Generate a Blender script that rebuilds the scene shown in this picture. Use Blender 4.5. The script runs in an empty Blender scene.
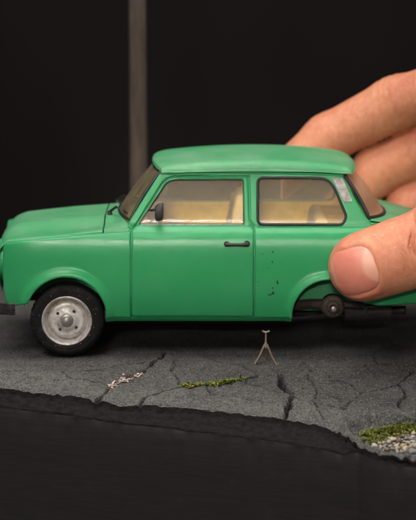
import bpy, bmesh, math, random
import numpy as np
from mathutils import Vector, Matrix, geometry

# ------------------------------------------------------------------ camera, lamps, exposure
S = 0.032            # one drawing unit (0.32 mm) in Blender units of 1 cm
sc = bpy.context.scene
sc.unit_settings.scale_length = 0.01
D = 1900.0           # camera to the near flank of the car, drawing units (about 61 cm)
PITCH = math.radians(10.0)
CP, SP = math.cos(PITCH), math.sin(PITCH)
ZC = 101.5
cam_d = bpy.data.cameras.new('camera')
cam = bpy.data.objects.new('camera', cam_d)
sc.collection.objects.link(cam)
cam.location = (0, -D*CP*S, (ZC + D*SP)*S)
cam.rotation_euler = (math.radians(90) - PITCH, 0, 0)
cam_d.sensor_fit = 'HORIZONTAL'
cam_d.sensor_width = 72
cam_d.lens = 72*D/416.0
cam_d.clip_start = 0.5
cam_d.clip_end = 2000
cam_d.dof.use_dof = True
cam_d.dof.focus_distance = (D - 50)*S
cam_d.dof.aperture_fstop = cam_d.lens*0.001/(2*0.42)
cam_d.dof.aperture_blades = 8
sc.camera = cam

w = bpy.data.worlds.new('World'); sc.world = w; w.use_nodes = True
w.node_tree.nodes['Background'].inputs[0].default_value = (0.93, 0.95, 1.0, 1)
w.node_tree.nodes['Background'].inputs[1].default_value = 0.10

def area(name, loc, target, size, power, col=(1, 1, 1), sy=None):
    l = bpy.data.lights.new(name, 'AREA'); l.energy = power; l.color = col
    l.shape = 'RECTANGLE'; l.size = size; l.size_y = sy or size
    o = bpy.data.objects.new(name, l); sc.collection.objects.link(o)
    o.location = loc
    o.rotation_euler = (Vector(target)-Vector(loc)).to_track_quat('-Z', 'Y').to_euler()
    return o
area('softbox_overhead', (-4, -3, 44), (0, 2, 3), 30, 16500, (1.0, 0.975, 0.94), 18)
area('softbox_front', (-16, -40, 46), (0, 0, 4), 24, 20000, (1.0, 0.97, 0.94), 20)
area('added_low_fill', (-14, -66, 17), (0, 0, 4), 26, 2600, (1.0, 0.96, 0.92), 12)  # added fill from low in front, brightens the car interior
strip = area('added_interior_fill', (-4, -66, 21.0), (0.6, 0, 5.1), 16, 185, (1.0, 0.93, 0.82), 2)  # added narrow beam at window height, only to brighten the interior
strip.data.spread = math.radians(9)
area('softbox_hand_side', (38, 4, 34), (8, 5, 5), 14, 5200, (1.0, 0.96, 0.92), 14)
sc.view_settings.view_transform = 'Standard'
sc.view_settings.look = 'None'
sc.view_settings.gamma = 1
sc.view_settings.exposure = 0.0
try:
    sc.cycles.use_denoising = True
    sc.cycles.max_bounces = 10
    sc.cycles.transparent_max_bounces = 24
except Exception: pass

# ------------------------------------------------------------------ helpers
COL = sc.collection
rng = random.Random(7)
nr = np.random.RandomState(5)

def inv(u, v, Y):
    """drawing pixel (u, v) of the plan view at depth Y -> X, Z"""
    q = (260.0 - v)/D
    b = (q*(D + Y*CP) - Y*SP)/(CP + q*SP)
    d = D + Y*CP - b*SP
    return (u-208.0)*d/D, b + ZC
SLOPE = math.tan(math.radians(12.0))
def zp(Y):
    """the road shoulder falls away towards its broken edge"""
    a = np.asarray(-Y-6.0, float)
    return -SLOPE*0.5*(a+np.sqrt(a*a+220.0))
def invg(u, v, off=0.0):
    """pixel on the sloping ground (plus an offset) -> X, Y"""
    x, y = inv_h(u, v, 0.0)
    for _ in range(30):
        x, y2 = inv_h(u, v, float(zp(y))+off); y = y*.45+y2*.55
    return x, y
def inv_h(u, v, z=0.0):
    b = z - ZC
    q = (260.0 - v)/D
    Y = (q*(D - b*SP) - b*CP)/(SP - q*CP)
    d = D + Y*CP - b*SP
    return (u-208.0)*d/D, Y

def mesh_obj(name, V, F, mat=None, parent=None, smooth=True, crease=None, uvs=None):
    me = bpy.data.meshes.new(name)
    me.from_pydata([(p[0]*S, p[1]*S, p[2]*S) for p in V], [], [tuple(f) for f in F])
    me.update()
    if smooth:
        me.polygons.foreach_set('use_smooth', [True]*len(me.polygons))
        if crease:
            try: me.set_sharp_from_angle(angle=math.radians(crease))
            except Exception: pass
    if mat: me.materials.append(mat)
    o = bpy.data.objects.new(name, me); COL.objects.link(o)
    if parent: o.parent = parent
    return o
def empty(name, loc, label, cat, group=None):
    o = bpy.data.objects.new(name, None); COL.objects.link(o)
    o.location = [c*S for c in loc]; o['label'] = label; o['category'] = cat
    o.empty_display_size = 0.5
    if group: o['group'] = group
    return o
def adopt(child, parent):
    child.parent = parent
    child.matrix_parent_inverse = Matrix.Translation([-c for c in parent.location])
class MB:
    def __init__(s): s.V = []; s.F = []
    def add(s, V, F):
        n = len(s.V); s.V += [tuple(p) for p in V]; s.F += [tuple(i+n for i in f) for f in F]; return s
    def box(s, x0, x1, y0, y1, z0, z1, b=0.0, rot=None):
        bm = bmesh.new(); bmesh.ops.create_cube(bm, size=1)
        for v in bm.verts:
            v.co = Vector(((x0+x1)/2+v.co.x*(x1-x0), (y0+y1)/2+v.co.y*(y1-y0), (z0+z1)/2+v.co.z*(z1-z0)))
        if b: bmesh.ops.bevel(bm, geom=bm.edges[:], offset=b, segments=3, affect='EDGES', profile=0.5)
        if rot: bmesh.ops.rotate(bm, cent=Vector(rot[0]), matrix=Matrix.Rotation(rot[1], 3, rot[2]), verts=bm.verts)
        bm.verts.index_update()
        s.add([v.co[:] for v in bm.verts], [[v.index for v in f.verts] for f in bm.faces]); bm.free(); return s
    def tube(s, pts, r, n=10, closed=False, flat=None):
        pts = [Vector(p) for p in pts]; m = len(pts)
        rr = r if hasattr(r, '__len__') else [r]*m
        up = None; V = []; F = []
        for i in range(m):
            if closed: t = pts[(i+1) % m]-pts[i-1]
            else: t = pts[min(i+1, m-1)]-pts[max(i-1, 0)]
            t.normalize()
            if up is None:
                up = Vector((0, 0, 1)) if abs(t.z) < .9 else Vector((0, 1, 0))
            a = t.cross(up).normalized(); bb = a.cross(t).normalized(); up = bb
            for k in range(n):
                th = 2*math.pi*k/n
                V.append(pts[i] + rr[i]*(math.cos(th)*a + math.sin(th)*bb*(flat or 1)))
        for i in range(m if closed else m-1):
            j = (i+1) % m
            for k in range(n):
                F.append((i*n+k, j*n+k, j*n+(k+1) % n, i*n+(k+1) % n))
        if not closed: F += [tuple(range(n))[::-1], tuple(range((m-1)*n, m*n))]
        s.add(V, F); return s
    def lathe_y(s, prof, cx, cz, n=64, cap0=False, cap1=False, sgn=1):
        """profile of (radius, y) turned about an axis along y"""
        V = []; F = []
        for (r, y) in prof:
            for k in range(n):
                th = 2*math.pi*k/n
                V.append((cx+r*math.cos(th), y, cz+r*math.sin(th)))
        for i in range(len(prof)-1):
            for k in range(n):
                F.append((i*n+k, i*n+(k+1) % n, (i+1)*n+(k+1) % n, (i+1)*n+k))
        if cap0: F.append(tuple(range(n)))
        if cap1: F.append(tuple(range((len(prof)-1)*n, len(prof)*n))[::-1])
        s.add(V, F); return s
    def grid(s, fn, nu, nv):
        V = [fn(i/(nu-1), j/(nv-1)) for i in range(nu) for j in range(nv)]
        F = [(i*nv+j, (i+1)*nv+j, (i+1)*nv+j+1, i*nv+j+1) for i in range(nu-1) for j in range(nv-1)]
        s.add(V, F); return s
    def build(s, name, mat, parent=None, smooth=True, crease=35):
        return mesh_obj(name, s.V, s.F, mat, parent, smooth, crease)

def hash2(ix, iy, seed):
    h = (ix.astype(np.int64)*374761393 + iy.astype(np.int64)*668265263 + seed*974711) & 0x7fffffff
    h = ((h ^ (h >> 13))*1274126177) & 0x7fffffff
    return ((h ^ (h >> 16)) & 0xffff)/65535.0
def vnoise(x, y, seed=0):
    x = np.asarray(x, float); y = np.asarray(y, float)
    ix = np.floor(x); iy = np.floor(y); fx = x-ix; fy = y-iy
    fx = fx*fx*(3-2*fx); fy = fy*fy*(3-2*fy)
    a = hash2(ix, iy, seed); b = hash2(ix+1, iy, seed); c = hash2(ix, iy+1, seed); d = hash2(ix+1, iy+1, seed)
    return (a*(1-fx)+b*fx)*(1-fy)+(c*(1-fx)+d*fx)*fy
def fbm(x, y, seed=0, o=4):
    r = 0; a = .5
    for k in range(o):
        r = r + a*(vnoise(x*2**k, y*2**k, seed+k*17)-.5); a *= .5
    return r
def resample(loop, step, closed=True):
    P = np.array(loop, float); out = []
    n = len(P)
    for i in range(n if closed else n-1):
        a = P[i]; b = P[(i+1) % n]; m = max(1, int(round(np.linalg.norm(b-a)/step)))
        for k in range(m): out.append(a+(b-a)*k/m)
    if not closed: out.append(P[-1])
    return np.array(out)
def rounded(loop, r, n=6):
    """round the corners of a closed polygon; r is one radius or a list"""
    P = [np.array(p[:2], float) for p in loop]; out = []; m = len(P)
    for i in range(m):
        ri = r[i] if hasattr(r, '__len__') else r
        p = P[i]; a = P[i-1]-p; b = P[(i+1) % m]-p
        la, lb = np.linalg.norm(a), np.linalg.norm(b)
        if ri <= 0: out.append(p); continue
        q = min(ri, la*.48, lb*.48)
        A = p+a/la*q; B = p+b/lb*q
        for k in range(n+1):
            t = k/n; out.append((1-t)**2*A+2*t*(1-t)*p+t*t*B)
    return out
def inside(pts, loop):
    x, y = pts[:, 0], pts[:, 1]; L = np.array(loop); r = np.zeros(len(pts), bool)
    for i in range(len(L)):
        x0, y0 = L[i-1]; x1, y1 = L[i]
        if y0 == y1: continue
        c = ((y0 > y) != (y1 > y)) & (x < (x1-x0)*(y-y0)/(y1-y0)+x0)
        r ^= c
    return r
def segdist(pts, loops, closed=True):
    best = np.full(len(pts), 1e9)
    for L in loops:
        L = np.array(L); m = len(L)
        for i in range(m if closed else m-1):
            a = L[i]; b = L[(i+1) % m]; ab = b-a; l2 = ab@ab+1e-12
            t = np.clip(((pts-a)@ab)/l2, 0, 1)
            d = np.hypot(*(pts-a-t[:, None]*ab).T)
            best = np.minimum(best, d)
    return best
def panel(name, outer, holes, fn, mat, parent, step=3.0, rnd=1.2, thick=3.0, edge=2.0, rings=(0.35, 0.9, 1.8), label=None):
    """a curved sheet with rounded rim. outer/holes: 2-D loops; fn(x, y, inset) -> 3-D; inset = depth below the skin"""
    loops = [resample(l, edge) for l in [outer]+list(holes)]
    P = np.concatenate(loops)
    mn = P.min(0); mx = P.max(0)
    gx = np.arange(mn[0]+step*.5, mx[0], step); gy = np.arange(mn[1]+step*.5, mx[1], step)
    G = np.stack(np.meshgrid(gx, gy, indexing='ij'), -1).reshape(-1, 2)
    def ok(Q, d):
        m = inside(Q, loops[0])
        for h in loops[1:]: m &= ~inside(Q, h)
        Q = Q[m]
        return Q[segdist(Q, loops) >= d]
    inner = [ok(G, max(step*.45, rings[-1]*1.35) if rings else step*.4)]
    for k, rd in enumerate(rings):
        for L in loops:
            t = np.roll(L, -1, 0)-np.roll(L, 1, 0); t /= np.linalg.norm(t, axis=1)[:, None]+1e-9
            nrm = np.stack([-t[:, 1], t[:, 0]], 1)
            for sg in (1, -1): inner.append(ok(L+sg*rd*nrm, rd*.93))
    IN = np.concatenate(inner)
    allp = np.concatenate([P, IN]); edges = []; o = 0
    for L in loops:
        n = len(L); edges += [(o+i, o+(i+1) % n) for i in range(n)]; o += n
    vo, _, fo, ov, _, _ = geometry.delaunay_2d_cdt([Vector(p) for p in allp], edges, [], 0, 1e-5)
    V2 = np.array([(v[0], v[1]) for v in vo]); F = np.array([list(f) for f in fo])
    C = V2[F].mean(1); m = inside(C, loops[0])
    for h in loops[1:]: m &= ~inside(C, h)
    F = F[m]
    dist = segdist(V2, loops)
    ins = np.where(dist < rnd, rnd-np.sqrt(np.clip(rnd**2-(rnd-dist)**2, 0, None)), 0) if rnd > 0 else dist*0
    V = [fn(p[0], p[1], d) for p, d in zip(V2, ins)]
    faces = [tuple(int(i) for i in f) for f in F]
    if thick > 0:
        for L in loops:
            n = len(L); b = len(V)
            V += [fn(p[0], p[1], rnd) for p in L]; V += [fn(p[0], p[1], thick) for p in L]
            faces += [(b+i, b+(i+1) % n, b+n+(i+1) % n, b+n+i) for i in range(n)]
    return mesh_obj(name, V, faces, mat, parent, True, 50)

# ------------------------------------------------------------------ materials
def new_mat(name):
    m = bpy.data.materials.new(name); m.use_nodes = True
    nt = m.node_tree; return m, nt, nt.nodes['Principled BSDF']
def coords(nt, scale=(1, 1, 1), kind='Object'):
    tc = nt.nodes.new('ShaderNodeTexCoord'); mp = nt.nodes.new('ShaderNodeMapping')
    mp.inputs['Scale'].default_value = scale
    nt.links.new(tc.outputs[kind], mp.inputs[0]); return mp.outputs[0]
def noise(nt, vec, scale, detail=4, rough=.55):
    n = nt.nodes.new('ShaderNodeTexNoise'); n.inputs['Scale'].default_value = scale
    n.inputs['Detail'].default_value = detail; n.inputs['Roughness'].default_value = rough
    nt.links.new(vec, n.inputs['Vector']); return n.outputs['Fac']
def ramp(nt, fac, stops):
    r = nt.nodes.new('ShaderNodeValToRGB'); e = r.color_ramp.elements
    while len(e) < len(stops): e.new(.5)
    for el, (p, c) in zip(e, stops):
        el.position = p; el.color = (c if len(c) == 4 else (*c, 1)) if hasattr(c, '__len__') else (c, c, c, 1)
    nt.links.new(fac, r.inputs[0]); return r.outputs[0]
def mix(nt, fac, a, b, mode='MIX'):
    m = nt.nodes.new('ShaderNodeMix'); m.data_type = 'RGBA'; m.blend_type = mode
    for k, s in ((0, fac), (6, a), (7, b)):
        if isinstance(s, (int, float)): m.inputs[k].default_value = s
        elif isinstance(s, tuple): m.inputs[k].default_value = (*s, 1) if len(s) == 3 else s
        else: nt.links.new(s, m.inputs[k])
    return m.outputs[2]
def math_n(nt, op, a, b=0.0):
    m = nt.nodes.new('ShaderNodeMath'); m.operation = op
    for k, s in ((0, a), (1, b)):
        if isinstance(s, (int, float)): m.inputs[k].default_value = s
        else: nt.links.new(s, m.inputs[k])
    return m.outputs[0]
def bump(nt, h, strength, dist, prev=None):
    b = nt.nodes.new('ShaderNodeBump'); b.inputs['Strength'].default_value = strength
    b.inputs['Distance'].default_value = dist
    nt.links.new(h, b.inputs['Height'])
    if prev: nt.links.new(prev, b.inputs['Normal'])
    return b.outputs[0]
def simple(name, col, rough=.5, metal=0, var=.25, vs=2.0, bs=.15, bscale=14, spec=.5, dark=None):
    m, nt, p = new_mat(name)
    c = coords(nt); n = noise(nt, c, vs, 6, .6)
    col2 = dark or tuple(x*(1-var) for x in col)
    f = ramp(nt, n, [(.35, 0), (.68, 1)])
    nt.links.new(mix(nt, f, col, col2), p.inputs['Base Color'])
    p.inputs['Roughness'].default_value = rough; p.inputs['Metallic'].default_value = metal
    p.inputs['Specular IOR Level'].default_value = spec
    if bs: nt.links.new(bump(nt, noise(nt, c, bscale, 4, .6), bs, .02), p.inputs['Normal'])
    return m
def paint(name, dust=.25, col=(0.017, 0.245, 0.080)):
    m, nt, p = new_mat(name)
    c = coords(nt)
    n1 = noise(nt, c, .55, 6, .62); n2 = noise(nt, c, 3.4, 8, .75)
    base = mix(nt, ramp(nt, n1, [(.3, 0), (.7, 1)]), col, (col[0]*1.35, col[1]*1.10, col[2]*1.16))
    # dust film: a pale grey green, patchy
    dm = math_n(nt, 'MULTIPLY', ramp(nt, n1, [(.38, .3), (.66, 1)]), ramp(nt, n2, [(.3, .7), (.7, 1)]))
    dm = math_n(nt, 'MULTIPLY', dm, dust)
    base = mix(nt, dm, base, (0.36, 0.37, 0.32))
    # single dust grains
    v = nt.nodes.new('ShaderNodeTexVoronoi'); v.inputs['Scale'].default_value = 6.5; v.inputs['Randomness'].default_value = 1
    nt.links.new(c, v.inputs['Vector'])
    spk = math_n(nt, 'LESS_THAN', v.outputs['Distance'], .045)
    gate = math_n(nt, 'GREATER_THAN', noise(nt, c, 2.1, 2, .5), .56)
    spk = math_n(nt, 'MULTIPLY', math_n(nt, 'MULTIPLY', spk, gate), .55)
    base = mix(nt, spk, base, (0.5, 0.5, 0.42))
    nt.links.new(base, p.inputs['Base Color'])
    nt.links.new(ramp(nt, n2, [(.25, .24+dust*.5), (.75, .30+dust*.8)]), p.inputs['Roughness'])
    p.inputs['Specular IOR Level'].default_value = .26
    nt.links.new(bump(nt, noise(nt, c, 20, 5, .7), .10, .012, bump(nt, noise(nt, c, 1.1, 2, .4), .05, .08)), p.inputs['Normal'])
    return m
def glass(name, dust=.16, tint=(.96, .93, .88)):
    m = bpy.data.materials.new(name); m.use_nodes = True; nt = m.node_tree
    nt.nodes.remove(nt.nodes['Principled BSDF']); out = nt.nodes['Material Output']
    tr = nt.nodes.new('ShaderNodeBsdfTransparent'); tr.inputs[0].default_value = (*tint, 1)
    gl = nt.nodes.new('ShaderNodeBsdfGlossy'); gl.inputs['Roughness'].default_value = .22
    df = nt.nodes.new('ShaderNodeBsdfDiffuse'); df.inputs[0].default_value = (.60, .47, .27, 1)
    fr = nt.nodes.new('ShaderNodeFresnel'); fr.inputs[0].default_value = 1.45
    c = coords(nt); n = noise(nt, c, 2.3, 7, .65)
    v = nt.nodes.new('ShaderNodeTexVoronoi'); v.inputs['Scale'].default_value = 7
    nt.links.new(c, v.inputs['Vector'])
    spk = math_n(nt, 'MULTIPLY', math_n(nt, 'LESS_THAN', v.outputs['Distance'], .05), .45)
    f = math_n(nt, 'MULTIPLY', ramp(nt, n, [(.3, .45), (.7, 1.0)]), dust)
    f = math_n(nt, 'MAXIMUM', f, math_n(nt, 'MULTIPLY', spk, math_n(nt, 'GREATER_THAN', noise(nt, c, 1.4, 2, .5), .52)))
    a = nt.nodes.new('ShaderNodeMixShader'); b = nt.nodes.new('ShaderNodeMixShader')
    nt.links.new(fr.outputs[0], a.inputs[0]); nt.links.new(tr.outputs[0], a.inputs[1]); nt.links.new(gl.outputs[0], a.inputs[2])
    nt.links.new(f, b.inputs[0]); nt.links.new(a.outputs[0], b.inputs[1]); nt.links.new(df.outputs[0], b.inputs[2])
    nt.links.new(b.outputs[0], out.inputs['Surface'])
    return m
M = {}
M['paint'] = paint('green_paint', .05)
M['paint_top'] = paint('green_paint_dusty', .34)
M['paint_in'] = simple('green_underside', (0.02, 0.24, 0.09), .6)
M['black'] = simple('black_rubber', (0.012, 0.012, 0.012), .55, var=.4)
M['dark'] = simple('dark_underbody', (0.018, 0.013, 0.011), .75, var=.5, vs=4)
M['trim'] = simple('mustard_trim', (0.95, 0.64, 0.12), .75, var=.25, vs=1.2)
M['cream'] = simple('cream_trim', (0.85, 0.66, 0.30), .75, var=.2)
M['hubrust'] = simple('dark_hub', (0.045, 0.026, 0.019), .7, .1, var=.6, vs=7, bs=.8, bscale=9)
M['steel'] = simple('dull_steel', (0.46, 0.43, 0.40), .42, .75, var=.35, vs=5)
M['chrome'] = simple('grimy_chrome', (0.17, 0.155, 0.15), .28, .8, var=.55, vs=4, dark=(.03, .016, .014))
M['silver'] = simple('silver_plastic', (0.36, 0.33, 0.31), .55, .3, var=.45, vs=6)
M['rust'] = simple('rusty_hub', (0.075, 0.042, 0.030), .6, .2, var=.5, vs=6)
M['glass'] = glass('side_glass', .19)
M['glass2'] = glass('dusty_glass', .22)
M['lens'] = simple('lamp_lens', (0.55, 0.53, 0.47), .15, 0, var=.1)
M['red'] = simple('red_lens', (0.30, 0.02, 0.015), .2, 0, var=.2)
def rim_mat():
    m, nt, p = new_mat('weathered_rim'); c = coords(nt)
    n = noise(nt, c, 2.6, 8, .7); n2 = noise(nt, c, 9, 5, .6)
    b = mix(nt, ramp(nt, n, [(.46, 0), (.66, .9)]), (.68, .64, .60), (.24, .15, .09))
    b = mix(nt, ramp(nt, n2, [(.62, 0), (.75, .5)]), b, (.12, .075, .05))
    nt.links.new(b, p.inputs['Base Color']); p.inputs['Metallic'].default_value = .45
    nt.links.new(ramp(nt, n, [(.3, .38), (.7, .75)]), p.inputs['Roughness'])
    nt.links.new(bump(nt, n2, .35, .03), p.inputs['Normal']); return m
M['rim'] = rim_mat()
M['rimwell'] = simple('shaded_rim_well', (0.20, 0.125, 0.08), .7, .2, var=.6, vs=4, bs=.5, dark=(.07, .04, .025))  # brown tone paints the shade of the rim channel into the ring
def tyre_mat():
    m, nt, p = new_mat('dusty_tyre'); c = coords(nt)
    n = noise(nt, c, 3, 8, .75)
    b = mix(nt, ramp(nt, n, [(.5, 0), (.75, .6)]), (.008, .007, .007), (.06, .048, .042))
    v = nt.nodes.new('ShaderNodeTexVoronoi'); v.inputs['Scale'].default_value = 9
    nt.links.new(c, v.inputs['Vector'])
    s = math_n(nt, 'MULTIPLY', math_n(nt, 'LESS_THAN', v.outputs['Distance'], .15), .7)
    s = math_n(nt, 'MULTIPLY', s, math_n(nt, 'GREATER_THAN', noise(nt, c, 5, 2, .5), .50))
    b = mix(nt, s, b, (.3, .27, .25))
    nt.links.new(b, p.inputs['Base Color']); p.inputs['Roughness'].default_value = .66; p.inputs['Specular IOR Level'].default_value = .3
    nt.links.new(bump(nt, noise(nt, c, 9, 6, .75), 1.0, .09), p.inputs['Normal']); return m
M['tyre'] = tyre_mat()

# ------------------------------------------------------------------ setting: backdrop and cracked asphalt base
def sm(a, b, x):
    t = np.clip((x-a)/(b-a), 0, 1); return t*t*(3-2*t)
_edge_px = [(0, 386.5), (29, 391), (58, 393.5), (86, 396), (95, 401.5), (103, 399.5), (120, 404), (145, 403), (170, 404.6), (201, 408.4),
            (232, 410.5), (264, 414.7), (295, 419.4), (320, 424), (331, 428.5), (341, 434), (350, 440.5), (362, 448), (378, 454.5), (397, 458.5), (430, 463)]
_E = np.array([invg(u, v) for u, v in _edge_px])
def edge_y(x):
    base = np.interp(x, _E[:, 0], _E[:, 1])
    sl = (_E[-1, 1]-_E[0, 1])/(_E[-1, 0]-_E[0, 0])
    base = np.where(x < _E[0, 0], _E[0, 1]+(x-_E[0, 0])*sl, base)
    base = np.where(x > _E[-1, 0], _E[-1, 1]+(x-_E[-1, 0])*sl, base)
    return base + 2.4*fbm(x/8.0, x*0+3.3, 11, 5)
_b0, _b1 = invg(0, 407.5, -11), invg(416, 461.5, -6)
def board_y(x):
    return np.minimum(_b0[1]+(x-_b0[0])*(_b1[1]-_b0[1])/(_b1[0]-_b0[0]), edge_y(x)-2.5)
_cr = [  # crack polylines in pixels, half width, depth
    ([(-10, 371), (30, 370.5), (37, 371.5), (44, 370), (80, 372), (100, 370), (122, 366), (150, 362)], .9, 1.6),
    ([(97, 401), (107, 391), (118, 382), (130, 377), (142, 373.5), (152, 366), (166, 353)], 2.6, 4.0),
    ([(140, 404), (146, 397), (165, 391.5), (185, 386.5), (215, 384), (243, 379.5), (262, 375.5), (278, 374), (284, 373)], 2.3, 4.2),
    ([(276, 373), (281, 378), (282, 386), (289, 393), (293, 397), (291, 403), (288, 408), (287, 416)], 2.8, 6.0),
    ([(284, 373.5), (310, 370), (340, 367), (380, 366), (430, 361)], 1.4, 2.4),
    ([(430, 366), (414, 372), (404, 380), (398, 385), (385, 388), (365, 393), (352, 401), (344, 411)], 1.5, 3.4),
    ([(244, 380), (252, 386), (262, 389)], .7, 1.4), ([(60, 372), (72, 380), (100, 383), (112, 388)], .6, 1.1),
    ([(320, 368), (332, 380), (352, 384), (362, 393)], .7, 1.2), ([(190, 352), (214, 361), (243, 365), (262, 375)], .8, 1.6),
    ([(300, 395), (325, 393), (345, 400)], .7, 1.1),
    ([(-5, 381), (20, 379), (52, 383), (84, 380), (100, 383)], .8, 1.5), ([(20, 379), (28, 372)], .6, 1.2),
    ([(170, 352), (176, 362), (172, 372), (181, 386)], .7, 1.3), ([(310, 370), (306, 380), (318, 388), (314, 402), (322, 420)], .7, 1.4),
    ([(380, 366), (372, 356), (380, 348)], .7, 1.2), ([(293, 399), (310, 404), (330, 406), (344, 411)], .9, 1.6),
    ([(398, 386), (404, 396), (398, 408), (404, 416)], 1.0, 2.2), ([(205, 388), (214, 396), (238, 398), (262, 404), (288, 404)], .6, 1.2)]
_crw = [(np.array([invg(u, v) for u, v in L]), hw, dp) for L, hw, dp in _cr]
_hol = np.array([invg(u, v, z) for u, v, z in [(346, 431, 0), (352, 425, 0), (362, 420.5, 0), (385, 416.5, 0), (416, 418, 0), (470, 416, 0),
                 (540, 466, 0), (416, 459, 0), (390, 455.5, 0), (372, 449.5, 0), (358, 441, 0)]])
_hy0, _hy1 = invg(385, 416)[1], invg(385, 457, 0)[1]
CRACK_SHADE = [0]; HOLW = [0]
def ground_h(X, Y, t):
    P = np.stack([X, Y], 1); CRACK_SHADE[0] = np.zeros(len(X))
    h = 3.0*fbm(X/80, Y/60, 3, 3) + 1.0*fbm(X/16, Y/16, 9, 5) + .95*(vnoise(X/2.6, Y/2.6, 40)-.5)
    for k, (L, hw, dp) in enumerate(_crw):
        wob = np.stack([9*fbm(X/10, Y/10, 60+k, 5), 13*fbm(X/10, Y/10, 80+k, 5)], 1)
        d = segdist(P+wob, [L], False)
        w = np.maximum(hw*.75*(1.0+1.5*(vnoise(X/6, Y/6, 90+k)-.42)), .85)
        cm = (1-sm(w*.6, w*1.25, d)); CRACK_SHADE[0] = np.maximum(CRACK_SHADE[0], (1-sm(w*.7, w*1.5, d))*min(1, dp/1.8))
        h = h - dp*1.6*cm*(.25+.75*sm(0, 14, t))
        h = h + .7*np.exp(-((d-w*3.2)/(w*2.2))**2)     # curled lips
        side = 2.0*np.exp(-(d/26)**2)*np.clip(-(Y-np.interp(X, L[np.argsort(L[:, 0]), 0], L[np.argsort(L[:, 0]), 1]))/6, -1, 1)
        h = h + side*(.75 if k in (2, 4, 5) else .35)*sm(0, 10, t)
    m = inside(P, _hol); d = segdist(P, [_hol])
    dd = np.where(m, d, -d) + 9*fbm(X/14, Y/14, 33, 4)
    hol = sm(-1, 5, dd); HOLW[0] = .9*np.exp(-((dd+3)/9.0)**2)
    floor = -6.0 + 2.5*sm(0, 1, (_hy0-Y)/(_hy0-_hy1)) + 2.4*fbm(X/9, Y/9, 71, 4)
    rim = 4.5*np.exp(-((dd+3)/6.0)**2)*(-.3+2.0*vnoise(X/5, Y/5, 77)) + 3.0*np.exp(-((dd+4)/9.0)**2)*(vnoise(X/2.6, Y/2.6, 78)-.4)
    h = h*(1-hol)+floor*hol + rim
    h = h - 2.0*np.exp(-(t/2.2)**2)*(.5+vnoise(X/5, Y/5, 21))
    return h + zp(Y)
xs = np.concatenate([np.arange(-620, -236, 14), np.arange(-236, 252, 1.7), np.arange(252, 760, 14)])
ts = np.concatenate([np.arange(0, 8, 1.0), np.arange(8, 190, 1.7), np.arange(191, 240, 3), np.arange(242, 640, 16)])
XX, TT = np.meshgrid(xs, ts, indexing='ij')
XX = XX.ravel(); TT = TT.ravel(); YY = edge_y(XX)+TT
HH = ground_h(XX, YY, TT); _crack_shade = CRACK_SHADE[0]
nx, nt_ = len(xs), len(ts)
I = np.arange(nx*nt_).reshape(nx, nt_)
FF = np.stack([I[:-1, :-1], I[1:, :-1], I[1:, 1:], I[:-1, 1:]], -1).reshape(-1, 4)
def asphalt_mat():
    m, nt, p = new_mat('asphalt'); c = coords(nt)
    big = noise(nt, c, .75, 6, .7); mid = noise(nt, c, 5.5, 8, .85); fine = noise(nt, c, 15, 4, .8)
    b = mix(nt, ramp(nt, big, [(.35, 0), (.68, 1)]), (.036, .033, .031), (.150, .140, .131))
    b = mix(nt, ramp(nt, mid, [(.36, 0), (.62, .75)]), b, (.20, .19, .17))
    aw = nt.nodes.new('ShaderNodeAttribute'); aw.attribute_name = 'worn_lit'
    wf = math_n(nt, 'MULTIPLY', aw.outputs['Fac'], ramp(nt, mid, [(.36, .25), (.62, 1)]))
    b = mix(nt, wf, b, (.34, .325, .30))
    v = nt.nodes.new('ShaderNodeTexVoronoi'); v.inputs['Scale'].default_value = 11; v.inputs['Randomness'].default_value = 1
    nt.links.new(c, v.inputs['Vector'])
    g = math_n(nt, 'LESS_THAN', v.outputs['Distance'], .27)
    g = math_n(nt, 'MULTIPLY', g, math_n(nt, 'GREATER_THAN', noise(nt, c, 9, 3, .6), .49))
    dk = math_n(nt, 'MULTIPLY', ramp(nt, fine, [(.36, .9), (.53, 0)]), .85)
    b = mix(nt, dk, b, (.020, .018, .018))
    b = mix(nt, math_n(nt, 'MULTIPLY', g, .6), b, (.38, .36, .31))
    at = nt.nodes.new('ShaderNodeAttribute'); at.attribute_name = 'crack_shade'
    b = mix(nt, at.outputs['Fac'], b, (.010, .009, .008))  # shadow lines of the cracks painted in as near-black
    nt.links.new(b, p.inputs['Base Color']); p.inputs['Roughness'].default_value = .82
    p.inputs['Specular IOR Level'].default_value = .35
    h = math_n(nt, 'ADD', fine, math_n(nt, 'MULTIPLY', v.outputs['Distance'], -.7))
    nt.links.new(bump(nt, h, 1.0, .09, bump(nt, mid, .8, .09)), p.inputs['Normal']); return m
M['asphalt'] = asphalt_mat()
g = mesh_obj('ground', list(zip(XX, YY, HH)), FF.tolist(), M['asphalt'], None, True)
_a = g.data.attributes.new('crack_shade', 'FLOAT', 'POINT'); _a.data.foreach_set('value', _crack_shade.astype(np.float32))
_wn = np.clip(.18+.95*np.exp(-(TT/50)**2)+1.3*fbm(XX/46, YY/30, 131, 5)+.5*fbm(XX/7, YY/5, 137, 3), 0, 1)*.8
_wn = _wn*(1-.75*sm(50, 120, TT)); _wn = np.maximum(_wn, HOLW[0]*(.35+.75*vnoise(XX/4, YY/4, 140)))  # wear plus painted light falloff: paler in front, darker toward the car
_a = g.data.attributes.new('worn_lit', 'FLOAT', 'POINT'); _a.data.foreach_set('value', _wn.astype(np.float32))
g['kind'] = 'structure'; g['label'] = 'cracked grey asphalt the car stands on'

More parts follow.
